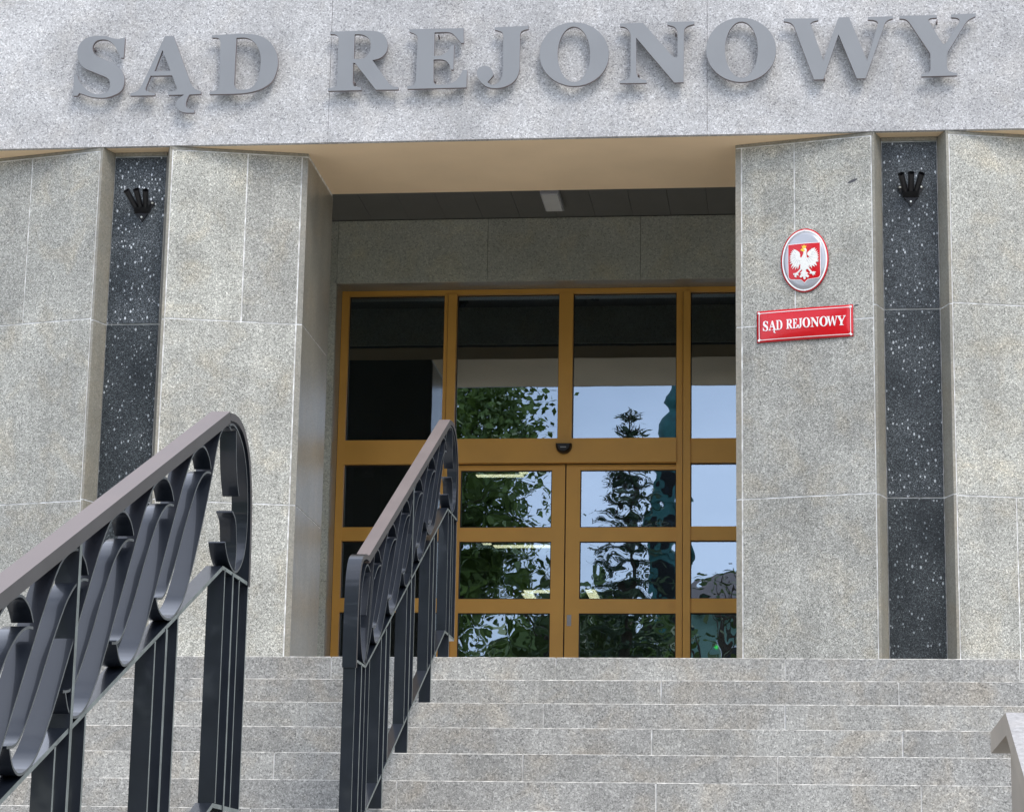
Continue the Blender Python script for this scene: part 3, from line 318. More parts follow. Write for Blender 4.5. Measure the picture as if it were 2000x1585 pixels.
# pillars --------------------------------------------------------
def off(poly, d):
    n = len(poly); out = []
    for i in range(n):
        p0 = Vector(poly[i-1]); p1 = Vector(poly[i]); p2 = Vector(poly[(i+1)%n])
        e1 = (p1-p0).normalized(); e2 = (p2-p1).normalized(); n1 = Vector((-e1.y,e1.x)); n2 = Vector((-e2.y,e2.x))
        b = (n1+n2).normalized(); out.append(tuple(p1+b*(d/max(.3,b.dot(n1)))))
    return out
def lerp(a,b,u):
    L = (Vector(b)-Vector(a)); l = L.length; return tuple(Vector(a)+L*(u/l))
def pillar(xc, rows_l, rows_r, nrow, jl, jr, label_parts=None):
    hw = 1.1005; a = .2235; ni = .0485
    PL = (xc-hw,15.2135); AL = (xc-a,15.0); NL = (xc-a+ni,15.13); NR = (xc+a-ni,15.13); AR = (xc+a,15.0); PR = (xc+hw,15.2135)
    IL = (xc-hw,16.088); IR = (xc+hw,16.088)
    ring = [PL,AL,NL,NR,AR,PR,IR,IL]          # counter-clockwise
    core = MB().prism(off(ring,.0035), TOPZ, 5.1685).build('pillar', M['mortar'], BLD)
    z0, zt = TOPZ, 5.146
    gp = .0046
    def slab(poly, za, zb, mat):
        return MB().prism(poly, za+gp, zb-gp).build('stone_slab', mat, core)
    def front(A, Bc, rows, joints, flip):
        # A apex by the niche, Bc portal corner
        L = (Vector(Bc)-Vector(A)).length; e = (Vector(Bc)-Vector(A)).normalized(); nin = Vector((-e.y,e.x)) if e.x > 0 else Vector((e.y,-e.x))
        for i,(za,zb) in enumerate(zip(rows,rows[1:])):
            us = [.020]+joints.get(i,[])+[L-.040]
            for u0,u1 in zip(us,us[1:]):
                p0 = Vector(A)+e*(u0+gp); p1 = Vector(A)+e*(u1-gp)
                slab([tuple(p0),tuple(p1),tuple(p1+nin*.03),tuple(p0+nin*.03)], za, zb, M['pillar'])
            # thick edge of the reveal slab seen beside the face
            c = Vector(Bc); sgn = 1 if e.x > 0 else -1
            q = [tuple(c), (c.x, 16.088), (c.x-sgn*.037,16.088), tuple(c-e*(.040-gp))]
            slab(q, za, zb, M['reveal'])
    front(AL, PL, rows_l, jl, True); front(AR, PR, rows_r, jr, False)
    # trim course right under the soffit
    for A,Bc in ((AL,PL),(AR,PR)):
        e = (Vector(Bc)-Vector(A)).normalized(); nin = Vector((-e.y,e.x)) if e.x > 0 else Vector((e.y,-e.x))
        p0 = Vector(A)+e*.004; p1 = Vector(Bc)
        MB().prism([tuple(p0),tuple(p1),tuple(p1+nin*.03),tuple(p0+nin*.03)], 5.149, 5.1695).build('trim_stone', M['reveal'], core)
    MB().box(xc-hw+.01,xc+hw-.01,16.085,16.098,TOPZ,5.1685).build('rear_shade_sheet', M['ceil'], core)  # dark sheet added so the pillar's shaded back mirrors dark in the glass
    # niche reveals and dark lining
    for i,(za,zb) in enumerate(zip(nrow,nrow[1:])):
        for A,Nn,Bc in ((AL,NL,PL),(AR,NR,PR)):
            e = (Vector(Bc)-Vector(A)).normalized(); r = (Vector(Nn)-Vector(A)).normalized()
            a1 = Vector(A)+e*.017; inw = Vector((0,1))
            q = [tuple(Vector(A)), tuple(Vector(Nn)), tuple(Vector(Nn)+e*.03), tuple(a1)]
            slab(q, za, zb if i < 2 else 5.173, M['reveal'])
        MB().box(NL[0]+.004,NR[0]-.004,15.1305-.006,15.16,za+gp,zb-gp).build('dark_slab', M['dark'], core)
    MB().box(NL[0]+.001,NR[0]-.001,15.118,15.15,5.146,5.1695).build('trim_stone', M['reveal'], core)
    # thin light joint strip along both niche edges
    return core
rl = [TOPZ,2.822,4.015,5.146]
pl_left = pillar(-4.2725, rl, [TOPZ,2.826,4.012,5.146], [TOPZ,2.83,4.004,5.142], {2:[.527]}, {2:[.509]})
pl_right = pillar(.7215, [TOPZ,2.852,3.959,5.146], [TOPZ,2.837,4.05,5.146], [TOPZ,2.843,4.042,5.142], {2:[.517]}, {0:[.395]})
pillar(-9.2665, rl, rl, rl[:3]+[5.142], {}, {})
pillar(5.7155, rl, rl, rl[:3]+[5.142], {}, {})
# dark mineral inclusions in the slabs of the right pillar
for (u_,z_,a_,b_,r_) in ((.7617,4.857,.034,.009,.35),(.775,4.045,.016,.006,.1)):
    c_ = Vector((-.379,15.2135)); e_ = (Vector((.498,15.0))-c_).normalized(); n_ = Vector((e_.y,-e_.x)); o_ = []
    for k in range(12):
        t_ = 2*math.pi*k/12; du = a_*math.cos(t_)*math.cos(r_)-b_*math.sin(t_)*math.sin(r_); dz = a_*math.cos(t_)*math.sin(r_)+b_*math.sin(t_)*math.cos(r_)
        p_ = c_+e_*(u_+du)+n_*.0008; o_.append((p_.x,p_.y,z_+dz))
    MB_ = MB(); MB_.add(o_, [tuple(range(12))]); MB_.build('dark_inclusion', M['fleck'], pl_right)
# vestibule -------------------------------------------------------
DY = 18.48; WY = 18.2; CZ = 5.63
cb = MB().box(-8.3,4.8,16.091,18.5,CZ+.022,CZ+.1).build('vestibule_ceiling', M['black'], BLD)
x = -8.2
while x < 4.6:
    MB().box(x+.0015,x+.2885,16.1,18.19,CZ,CZ+.02).build('ceiling_panel', M['ceil'], cb); x += .29
MB().box(-8.3,4.8,16.0905,16.12,5.30,CZ+.02).build('beam_back', M['wall'], BLD)
OL, OR, OT = -3.535, -.015, 5.128
bw = MB(); bw.box(-8.3,OL-.03,WY+.03,WY+.45,TOPZ,CZ+.1); bw.box(OR+.03,4.8,WY+.03,WY+.45,TOPZ,CZ+.1); bw.box(OL-.03,OR+.03,WY+.03,WY+.45,OT+.03,CZ+.1)
wall = bw.build('entrance_wall', M['mortar_dark'], BLD)
for a,b in ((OL-.001,-2.36),(-2.36,-1.18),(-1.18,OR+.001)): MB().box(a+.0015,b-.0015,WY,WY+.03,OT,CZ-.004).build('stone_slab', M['wall'], wall)
for a,b in ((-5.9,-4.72),(-4.72,OL)):
    for za,zb in ((TOPZ,2.8),(2.8,4.0),(4.0,OT),(OT,CZ-.004)): MB().box(a+.0015,b-.0015,WY,WY+.03,za+.0015,zb-.0015).build('stone_slab', M['wall'], wall)
for a,b in ((OR,1.2),(1.2,2.4)):
    for za,zb in ((TOPZ,2.8),(2.8,4.0),(4.0,OT),(OT,CZ-.004)): MB().box(a+.0015,b-.0015,WY,WY+.03,za+.0015,zb-.0015).build('stone_slab', M['wall'], wall)
MB().box(OL,OR,WY+.031,DY-.03,OT,OT+.029).build('lintel_underside', M['reveal'], wall)
for x0,x1 in ((OL-.03,OL),(OR,OR+.03)): MB().box(x0,x1,WY+.0305,DY-.03,TOPZ,OT).build('reveal_stone', M['reveal'], wall)
for x0,x1 in ((-8.3,-7.9),(4.4,4.8)): MB().box(x0,x1,16.1,WY+.03,TOPZ,CZ+.02).build('side_wall', M['wall'], BLD)
# window frame -----------------------------------------------------
F = MB(); f0, f1 = DY-.045, DY+.05
F.box(OL+.002,-3.475,f0,f1,TOPZ,OT-.002); F.box(-.08,OR-.002,f0,f1,TOPZ,OT-.002)
F.box(-3.475,-.08,f0+.003,f1,5.088,OT-.002)
for a,b,c,d in ((-2.720,-2.694,-2.689,-2.622),(-.913,-.866,-.861,-.806)):
    F.box(a,b,f0-.004,f1,TOPZ,5.088); F.box(c,d,f0-.018,f1,TOPZ,5.088)
F.box(-1.821,-1.713,f0-.006,f1,3.932,5.088)
F.box(-3.475,-2.720,f0+.001,f1,3.743,3.932); F.box(-.806,-.08,f0+.001,f1,3.743,3.932); F.box(-2.622,-.913,f0-.03,f1+.08,3.743,3.932)
for a,b in ((-3.475,-2.720),(-.806,-.08)):
    for z0,z1 in ((3.147,3.253),(2.598,2.705),(TOPZ,1.70)): F.box(a,b,f0+.004,f1,z0,z1)
frame = F.build('window_frame', M['frame'], BLD)
def pane(x0,x1,z0,z1,y,mat,parent):
    o = MB().add([(x0,y,z0),(x1,y,z0),(x1,y,z1),(x0,y,z1)],[(0,1,2,3)]) ; mb = MB(); mb.box(x0+.0,x1,y,y+.008,z0,z1)
    # glass front face only reflective, black gasket round it
    g = mb.build('pane', mat, parent)
    return g
def gasket(x0,x1,z0,z1,y,parent,w_=.007):
    mb = MB(); mb.box(x0,x1,y-.004,y+.01,z1-w_,z1); mb.box(x0,x1,y-.004,y+.01,z0,z0+w_); mb.box(x0,x0+w_,y-.004,y+.01,z0+w_,z1-w_); mb.box(x1-w_,x1,y-.004,y+.01,z0+w_,z1-w_)
    mb.build('gasket', M['seal'], parent)
ups = [(-3.475,-2.720),(-2.622,-1.821),(-1.713,-.913),(-.806,-.08)]
for a,b in ups:
    pane(a,b,3.932,5.088,DY,M['g_up'],frame); gasket(a,b,3.932,5.088,DY,frame)
for a,b in ((-3.475,-2.720),(-.806,-.08)):
    for z0,z1 in ((3.253,3.743),(2.705,3.147),(1.70,2.598)):
        pane(a,b,z0,z1,DY,M['g_low'],frame); gasket(a,b,z0,z1,DY,frame)
for side,(x0,x1,s0,s1) in (('l',(-2.63,-1.763,.062,.101)),('r',(-1.753,-.905,.107,.010))):
    ly = DY+.012; D = MB(); yb = ly+.045; ya = ly-.02
    D.box(x0,x0+s0,ya,yb,TOPZ+.01,3.738); D.box(x1-s1,x1,ya,yb,TOPZ+.01,3.738)
    for z0,z1 in ((3.697,3.738),(3.145,3.253),(2.597,2.704),(TOPZ+.01,1.70)): D.box(x0+s0,x1-s1,ya+.001,yb,z0,z1)
    leaf = D.build('sliding_door', M['frame'], BLD)
    for z0,z1 in ((3.253,3.697),(2.704,3.145),(1.70,2.597)):
        pane(x0+s0,x1-s1,z0,z1,ly,M['g_low'],leaf); gasket(x0+s0,x1-s1,z0,z1,ly,leaf)
    if side == 'r':
        lk = MB(); lk.box(-1.735,-1.703,ya-.006,ya,2.50,2.583); lk.box(-1.724,-1.714,ya-.012,ya-.006,2.525,2.56); lk.build('lock_plate', M['plastic'], leaf)
MB().box(-1.7645,-1.7515,DY+.03,DY+.05,TOPZ,3.738).build('door_seal', M['seal'], BLD)
MB().box(-2.622,-.913,DY-.02,DY+.0,3.739,3.7425).build('door_seal', M['seal'], BLD)
# interior room ----------------------------------------------------
R = MB(); R.box(-9,6,32,32.2,TOPZ,5.6); R.box(-9.2,-9,18.66,32.2,TOPZ,5.6); R.box(6,6.2,18.66,32.2,TOPZ,5.6); R.box(-9.2,6.2,18.66,32.2,5.6,5.7); R.box(-9.2,6.2,19.0,32.2,TOPZ-.1,TOPZ-.002)
R.build('hall_interior', M['room'], BLD)
# ---------------------------------------------------------------- letters
pos = ['first letter of the large name, leftmost above the portal','second letter with a hooked tail, right of the S','third letter, ending the short first word','starting the long second word','between the R and the J','hanging hook letter right of the E','right of the J, left of the N','between the two letters O','right of the N, left of the W','right of the second O','last letter, at the right end']
names = ['S','A with ogonek','D','R','E','J','O','N','O','W','Y']
for (ch, loops), p, nm in zip(GLYPHS, pos, names):
    L = [pairs(l) for l in loops]
    o = plate('letter', L, lambda a,b,d: (a,14.93+d,b), .026, [M['letter'],M['letterside']], None, sidemi=1)
    tag(o, 'large grey metal %s, %s' % (nm, p), 'letter', 'raised metal letters on the fascia')
    # stand-off pins
    xs_ = [q[0] for q in L[0]]; cx = (min(xs_)+max(xs_))/2
    pins = MB()
    for zz in (5.56,5.85):
        best = min(L[0], key=lambda q: abs(q[1]-zz)+abs(q[0]-cx)*.3); px_, pz_ = best[0]*.93+cx*.07, best[1]*.93+5.7*.07
        pins.tube((px_,14.955,pz_),(px_,15.0,pz_),.006,.006,8)
    pins.build('stand_off_pin', M['letterside'], o)
# ---------------------------------------------------------------- signs on the right pillar
FB = Vector((-.379,15.2135)); FA = Vector((.498,15.0)); fd = (FA-FB).normalized(); fn = Vector((fd.y,-fd.x))   # fn points to the viewer
def onface(u, z, o=0.0): p = FB+fd*u+fn*o; return (p.x,p.y,z)
def dome_plate(name, outline, cu, cz, ru, rz, base, bulge, mats, parent, thick=.004, flat=False):
    """enamel plate, gently domed: rings from the outline to the centre"""
    rings = 7; n = len(outline); vs = []; fs = []
    for k in range(rings):
        s_ = 1-k/(rings)
        for (u,z) in outline:
            uu = cu+(u-cu)*s_; zz = cz+(z-cz)*s_; h = base+bulge*max(0,1-((uu-cu)/ru)**2)*max(0,1-((zz-cz)/rz)**2)
            vs.append(onface(uu,zz,h))
    vs.append(onface(cu,cz,base+bulge))
    for k in range(rings-1):
        for i in range(n): j = (i+1)%n; fs.append((k*n+i,k*n+j,(k+1)*n+j,(k+1)*n+i))
    for i in range(n): fs.append(((rings-1)*n+i,(rings-1)*n+(i+1)%n,len(vs)-1))
    b = len(vs); vs += [onface(u,z,.002) for u,z in outline]
    mb = MB(); mb.add(vs, fs, 0, True)
    mb.f += [(i,(i+1)%n,b+(i+1)%n,b+i) for i in range(n)]; mb.m += [1]*n; mb.sm += [False]*n
    return fixn(mb.build(name, mats, parent))
def hh(u,z,cu,cz,ru,rz,base,bulge): return base+bulge*max(0,1-((u-cu)/ru)**2)*max(0,1-((z-cz)/rz)**2)
def strip_ring(name, outer, inner, hf, parent, mat):
    n = len(outer); vs = [onface(u,z,hf(u,z)) for u,z in outer]+[onface(u,z,hf(u,z)) for u,z in inner]
    mb = MB(); mb.add(vs, [(i,(i+1)%n,(i+1)%n+n,i+n) for i in range(n)]); return fixn(mb.build(name, mat, parent))
def densify(l, step=.012):
    out = []
    for i in range(len(l)):
        a = Vector(l[i]); b = Vector(l[(i+1)%len(l)]); k = max(1,int((b-a).length/step))
        out += [tuple(a.lerp(b,t/k)) for t in range(k)]
    return out
def draped(name, loops, hf, parent, mat, t=.0):
    """flat print laid over the domed plate, slightly raised"""
    co = [[Vector((a,b,0)) for a,b in l] for l in loops]; flat = [p for l in co for p in l]; n = len(flat)
    bm = bmesh.new(); vv = [bm.verts.new(p) for p in flat]
    for f in tessellate_polygon(co):
        try: bm.faces.new([vv[i] for i in f])
        except ValueError: pass
    for it in range(6):
        le = [e_ for e_ in bm.edges if e_.calc_length() > .035]
        if not le: break
        bmesh.ops.subdivide_edges(bm, edges=le, cuts=1)
        bmesh.ops.triangulate(bm, faces=bm.faces)
    bound = [e_ for e_ in bm.edges if len(e_.link_faces) == 1]
    bmesh.ops.recalc_face_normals(bm, faces=bm.faces)
    if sum(f.normal.z*f.calc_area() for f in bm.faces) < 0: bmesh.ops.reverse_faces(bm, faces=bm.faces)
    r_ = bmesh.ops.extrude_edge_only(bm, edges=bound); low = {v_ for v_ in r_['geom'] if isinstance(v_, bmesh.types.BMVert)}
    for v_ in bm.verts:
        u,z = v_.co.x, v_.co.y; v_.co = Vector(onface(u,z,hf(u,z)+(t if v_ not in low else -.001)))
    bm.verts.index_update(); mb = MB(); mb.v = [tuple(v_.co) for v_ in bm.verts]; mb.f = [tuple(v_.index for v_ in f.verts) for f in bm.faces]
    mb.m = [0]*len(mb.f); mb.sm = [False]*len(mb.f); bm.free()
    return mb.build(name, mat, parent)
# oval emblem
cu, cz, ru, rz = .4515, 4.3598, .1535, .2075
em = empty('emblem_sign', onface(cu,cz), 'oval enamel emblem with a white crowned eagle on a red shield', 'emblem')
oval = [(cu+ru*math.cos(a),cz+rz*math.sin(a)) for a in [2*math.pi*i/64 for i in range(64)]]
B_ = (.010,.020); hov = lambda u,z: hh(u,z,cu,cz,ru*1.02,rz*1.02,*B_)
dome_plate('plate', oval, cu, cz, ru*1.02, rz*1.02, B_[0], B_[1], [M['red'],M['darkred']], em)
def ov(s): return [(cu+(ru-s)*math.cos(2*math.pi*i/64),cz+(rz-s)*math.sin(2*math.pi*i/64)) for i in range(64)]
strip_ring('white_border', ov(.0085), ov(.0175), lambda u,z: hov(u,z)+.0012, em, M['white'])
inner = ov(.0175)
dome_plate('silver_field', inner, cu, cz, ru*1.02, rz*1.02, B_[0]+.001, B_[1], [M['silver'],M['silver']], em)
sh = [(.3495,4.4645),(.5525,4.4645),(.5535,4.262)]+[(.5535-.022*(1-math.cos(a)),4.262-.024*math.sin(a)) for a in (.4,.8,1.2,1.57)]+[(.472,4.232),(.4515,4.2125),(.431,4.232)]+[(.3715-.022*math.sin(a),4.238+.024*(1-math.cos(a))) for a in (0,.4,.8,1.2,1.57)]
def grow(l, g_): c_ = Vector((.4515,4.345)); return [tuple(Vector(p)+(Vector(p)-c_).normalized()*g_) for p in l]
draped('shield_edge', [densify(grow(sh,.005))], lambda u,z: hov(u,z), em, M['white'], .0026)
draped('shield', [densify(sh)], lambda u,z: hov(u,z), em, M['red'], .004)
draped('eagle', [pairs(EAGLE)], lambda u,z: hov(u,z), em, M['eagle'], .0065)
draped('crown', [pairs(CROWN)], lambda u,z: hov(u,z), em, M['yellow'], .0072)
draped('beak', [pairs(BEAK)], lambda u,z: hov(u,z), em, M['yellow'], .0072)
# dark feather grooves on the wings and body
for (u0,z0_,u1,z1_) in ((.395,4.395,.368,4.402),(.395,4.386,.366,4.386),(.397,4.377,.368,4.370),(.402,4.368,.376,4.350),(.409,4.362,.390,4.332),(.417,4.358,.405,4.325),(.425,4.356,.420,4.330),
                       (.500,4.400,.530,4.412),(.500,4.392,.532,4.397),(.498,4.384,.532,4.382),(.492,4.375,.526,4.362),(.486,4.369,.514,4.343),(.479,4.364,.498,4.335),(.470,4.36,.482,4.33),(.400,4.405,.385,4.424),(.493,4.41,.505,4.432)):
    d_ = Vector((u1-u0,z1_-z0_)).normalized(); nn = Vector((-d_.y,d_.x))*.0011
    MB_ = MB(); MB_.add([onface(u0+nn.x,z0_+nn.y,hov(u0,z0_)+.0069),onface(u1+nn.x*.3,z1_+nn.y*.3,hov(u1,z1_)+.0069),onface(u1-nn.x*.3,z1_-nn.y*.3,hov(u1,z1_)+.0069),onface(u0-nn.x,z0_-nn.y,hov(u0,z0_)+.0069)],[(0,1,2,3)]); MB_.build('feather_line', M['silver'], em)
for zz in (cz+rz-.012,cz-rz+.012): MB().tube(onface(cu,zz,.008),onface(cu,zz,.0165),.006,.005,12).build('screw', M['white'], em)
# rectangular plaque
pu0,pu1,pz0,pz1 = .140,.756,3.845,4.0495; pc,pz = (pu0+pu1)/2,(pz0+pz1)/2
pq = empty('court_plaque', onface(pc,pz), 'red enamel plaque reading SĄD REJONOWY in white, below the oval emblem', 'sign')
Q_ = (.009,.022); qr, qz = .33, .125; hq = lambda u,z: hh(u,z,pc,pz,qr,qz,*Q_)
def rect(g_): return [(pu0+g_,pz0+g_),(pu1-g_,pz0+g_),(pu1-g_,pz1-g_),(pu0+g_,pz1-g_)]
dome_plate('plate', densify(rect(0),.03), pc, pz, qr, qz, Q_[0], Q_[1], [M['red'],M['darkred']], pq)
def notch(g_, r_):
    out = []
    for (cx_,cz_,a0) in ((pu0,pz0,90),(pu1,pz0,180),(pu1,pz1,270),(pu0,pz1,0)):
        for k in range(6):
            a = math.radians(a0-90*k/5) ; out.append((cx_+r_*math.cos(a)*1.0, cz_+r_*math.sin(a)))
    res = []
    for (u,z) in out: res.append((min(max(u,pu0+g_),pu1-g_), min(max(z,pz0+g_),pz1-g_)))
    return res
def notched(g_, r_):
    l = []
    for (cx_,cz_,aa,bb) in ((pu0,pz0,90,0),(pu1,pz0,180,90),(pu1,pz1,270,180),(pu0,pz1,360,270)):
        for k in range(7):
            a = math.radians(aa+(bb-aa)*k/6); ax = math.sqrt(max(1e-6,r_*r_-g_*g_))
            u = cx_+r_*math.cos(a); z = cz_+r_*math.sin(a)
            u = min(max(u,pu0+g_),pu1-g_); z = min(max(z,pz0+g_),pz1-g_); l.append((u,z))
    return l
oa, ob = notched(.0135,.027), notched(.0174,.0309)
def dens2(a,b,m_):
    A_,B2 = [],[]
    for i in range(len(a)):
        j = (i+1)%len(a); k = max(1,int((Vector(a[j])-Vector(a[i])).length/m_))
        for t in range(k): A_.append(tuple(Vector(a[i]).lerp(Vector(a[j]),t/k))); B2.append(tuple(Vector(b[i]).lerp(Vector(b[j]),t/k)))
    return A_,B2
oa,ob = dens2(oa,ob,.03)
strip_ring('white_border', oa, ob, lambda u,z: hq(u,z)+.0022, pq, M['white'])
for u in (pu0+.0135,pu1-.0135):
    for z in (pz0+.0135,pz1-.0135): MB().tube(onface(u,z,.006),onface(u,z,.017),.0088,.007,14).build('screw', M['white'], pq)
spans = [(405,464),(468,556),(553,626),(668,742),(742,792),(793,846),(850,934),(938,1032),(1034,1126),(1112,1232),(1222,1320)]
for (ch,loops),(a,b) in zip(GLYPHS,spans):
    L = [pairs(l) for l in loops]; x0 = min(p[0] for p in L[0]); x1 = max(p[0] for p in L[0])
    u0 = .1807+(a-405)/915*.5313; u1 = .1807+(b-405)/915*.5313
    L2 = [[(u0+(p[0]-x0)/(x1-x0)*(u1-u0), 3.9175+(p[1]-5.495)/.415*.0625) for p in l] for l in L]
    draped('plaque_letter', L2, hq, pq, M['white'], .0022)
# ---------------------------------------------------------------- flag holders
def flag_holder(cx, z_tip, lean, label):
    fh = empty('flag_holder', (cx,15.12,z_tip), label, 'flag holder', 'flag pole holders in the dark niches')
    w2, h = .083, .135
    tri = [(cx,z_tip-.008),(cx+w2,z_tip+h-.02),(cx+w2-.012,z_tip+h),(cx-w2+.012,z_tip+h),(cx-w2,z_tip+h-.02)]
    plate('mounting_plate', [tri], lambda a,b,d: (a,15.112+d,b), .012, [M['blackmetal']], fh)
    # wedge lip the sockets are welded to
    z0 = z_tip+.095
    lip = MB(); lip.add([(cx-.058,15.112,z0+.02),(cx+.058,15.112,z0+.02),(cx+.04,15.06,z0-.02),(cx-.04,15.06,z0-.02),(cx-.05,15.112,z0-.045),(cx+.05,15.112,z0-.045),(cx,15.11,z_tip+.02)],[(0,1,2,3),(3,2,5,4),(0,3,4),(1,5,2),(4,5,6)])
    fixn(lip.build('socket_base', M['blackmetal'], fh))
    for k in (-1,0,1):
        b0 = Vector((cx+k*.034,15.075,z0-.01)); t0 = Vector((cx+k*.064+lean,14.985,z0+.078-.006*abs(k)))
        s_ = MB(); s_.tube(b0,t0,.0175,.0195,14,cap=False); d_ = (t0-b0).normalized()
        s_.tube(t0,b0+d_*.02,.0155,.013,14,cap=False); s_.tube(t0-d_*.006,t0,.021,.021,14,cap=False)
        o = fixn(s_.build('socket_tube', M['blackmetal'], fh))
    for (bx,bz) in ((cx-w2+.016,z_tip+h-.018),(cx+w2-.016,z_tip+h-.018),(cx,z_tip+.022)):
        MB().tube((bx,15.111,bz),(bx,15.103,bz),.0075,.006,10).build('bolt', M['bolt'], fh)
flag_holder(-4.245, 4.700, -.012, 'black three-socket flag holder in the left dark niche')
flag_holder(.7255, 4.716, .0, 'black three-socket flag holder in the right dark niche, beside the emblem')
# ---------------------------------------------------------------- railings
def spline(pts, sub=5):
    out = []; n = len(pts)
    for i in range(n-1):
        p0 = Vector(pts[max(0,i-1)]); p1 = Vector(pts[i]); p2 = Vector(pts[i+1]); p3 = Vector(pts[min(n-1,i+2)])
        for k in range(sub):
            t = k/sub; out.append(.5*((2*p1)+(p2-p0)*t+(2*p0-5*p1+4*p2-p3)*t*t+(3*p1-p0-3*p2+p3)*t**3))
    out.append(Vector(pts[-1])); return out
def ribbon(mb, pts, xc, w_, t_, sm=True):
    """flat bar following (y,z) points, width along X"""
    n = len(pts); L_ = []; R_ = []
    for i in range(n):
        a = pts[max(0,i-1)]; b = pts[min(n-1,i+1)]; d = (b-a).normalized(); nn = Vector((-d.y,d.x))*(t_/2)
        L_.append(pts[i]+nn); R_.append(pts[i]-nn)
    for A_,fl in ((L_,0),(R_,1)):
        vs = [(xc-w_/2,p.x,p.y) for p in A_]+[(xc+w_/2,p.x,p.y) for p in A_]
        mb.add(vs, [(i,i+1,i+1+n,i+n) if fl else (i,i+n,i+1+n,i+1) for i in range(n-1)], 0, sm)
    for x_,fl in ((xc-w_/2,0),(xc+w_/2,1)):
        vs = [(x_,p.x,p.y) for p in L_]+[(x_,p.x,p.y) for p in R_]
        mb.add(vs, [(i,i+1,i+1+n,i+n) if fl else (i,i+n,i+1+n,i+1) for i in range(n-1)], 1, False)
    for i in (0,n-1): mb.add([(xc-w_/2,L_[i].x,L_[i].y),(xc+w_/2,L_[i].x,L_[i].y),(xc+w_/2,R_[i].x,R_[i].y),(xc-w_/2,R_[i].x,R_[i].y)],[(0,1,2,3) if i else (3,2,1,0)])
LREL0 = [(.158,.352),(.125,.395),(.065,.437),(0,.449),(-.07,.440),(-.142,.396),(-.216,.330),(-.33,.215),(-.413,.140),(-.48,.078),(-.55,.036),(-.63,.012),(-.72,.008),(-.79,.040),(-.835,.100)]
LREL = [(.158,.352),(.125,.395),(.065,.437),(0,.449),(-.07,.440),(-.135,.400),(-.20,.343),(-.30,.248),(-.40,.152),(-.48,.078),(-.55,.030),(-.62,.010),(-.69,.018),(-.74,.052),(-.775,.108)]
TREL = [(.160,.338),(.11,.352),(.056,.352),(.0,.335),(-.041,.310),(-.118,.250),(-.188,.185),(-.27,.122),(-.33,.098),(-.395,.112)]
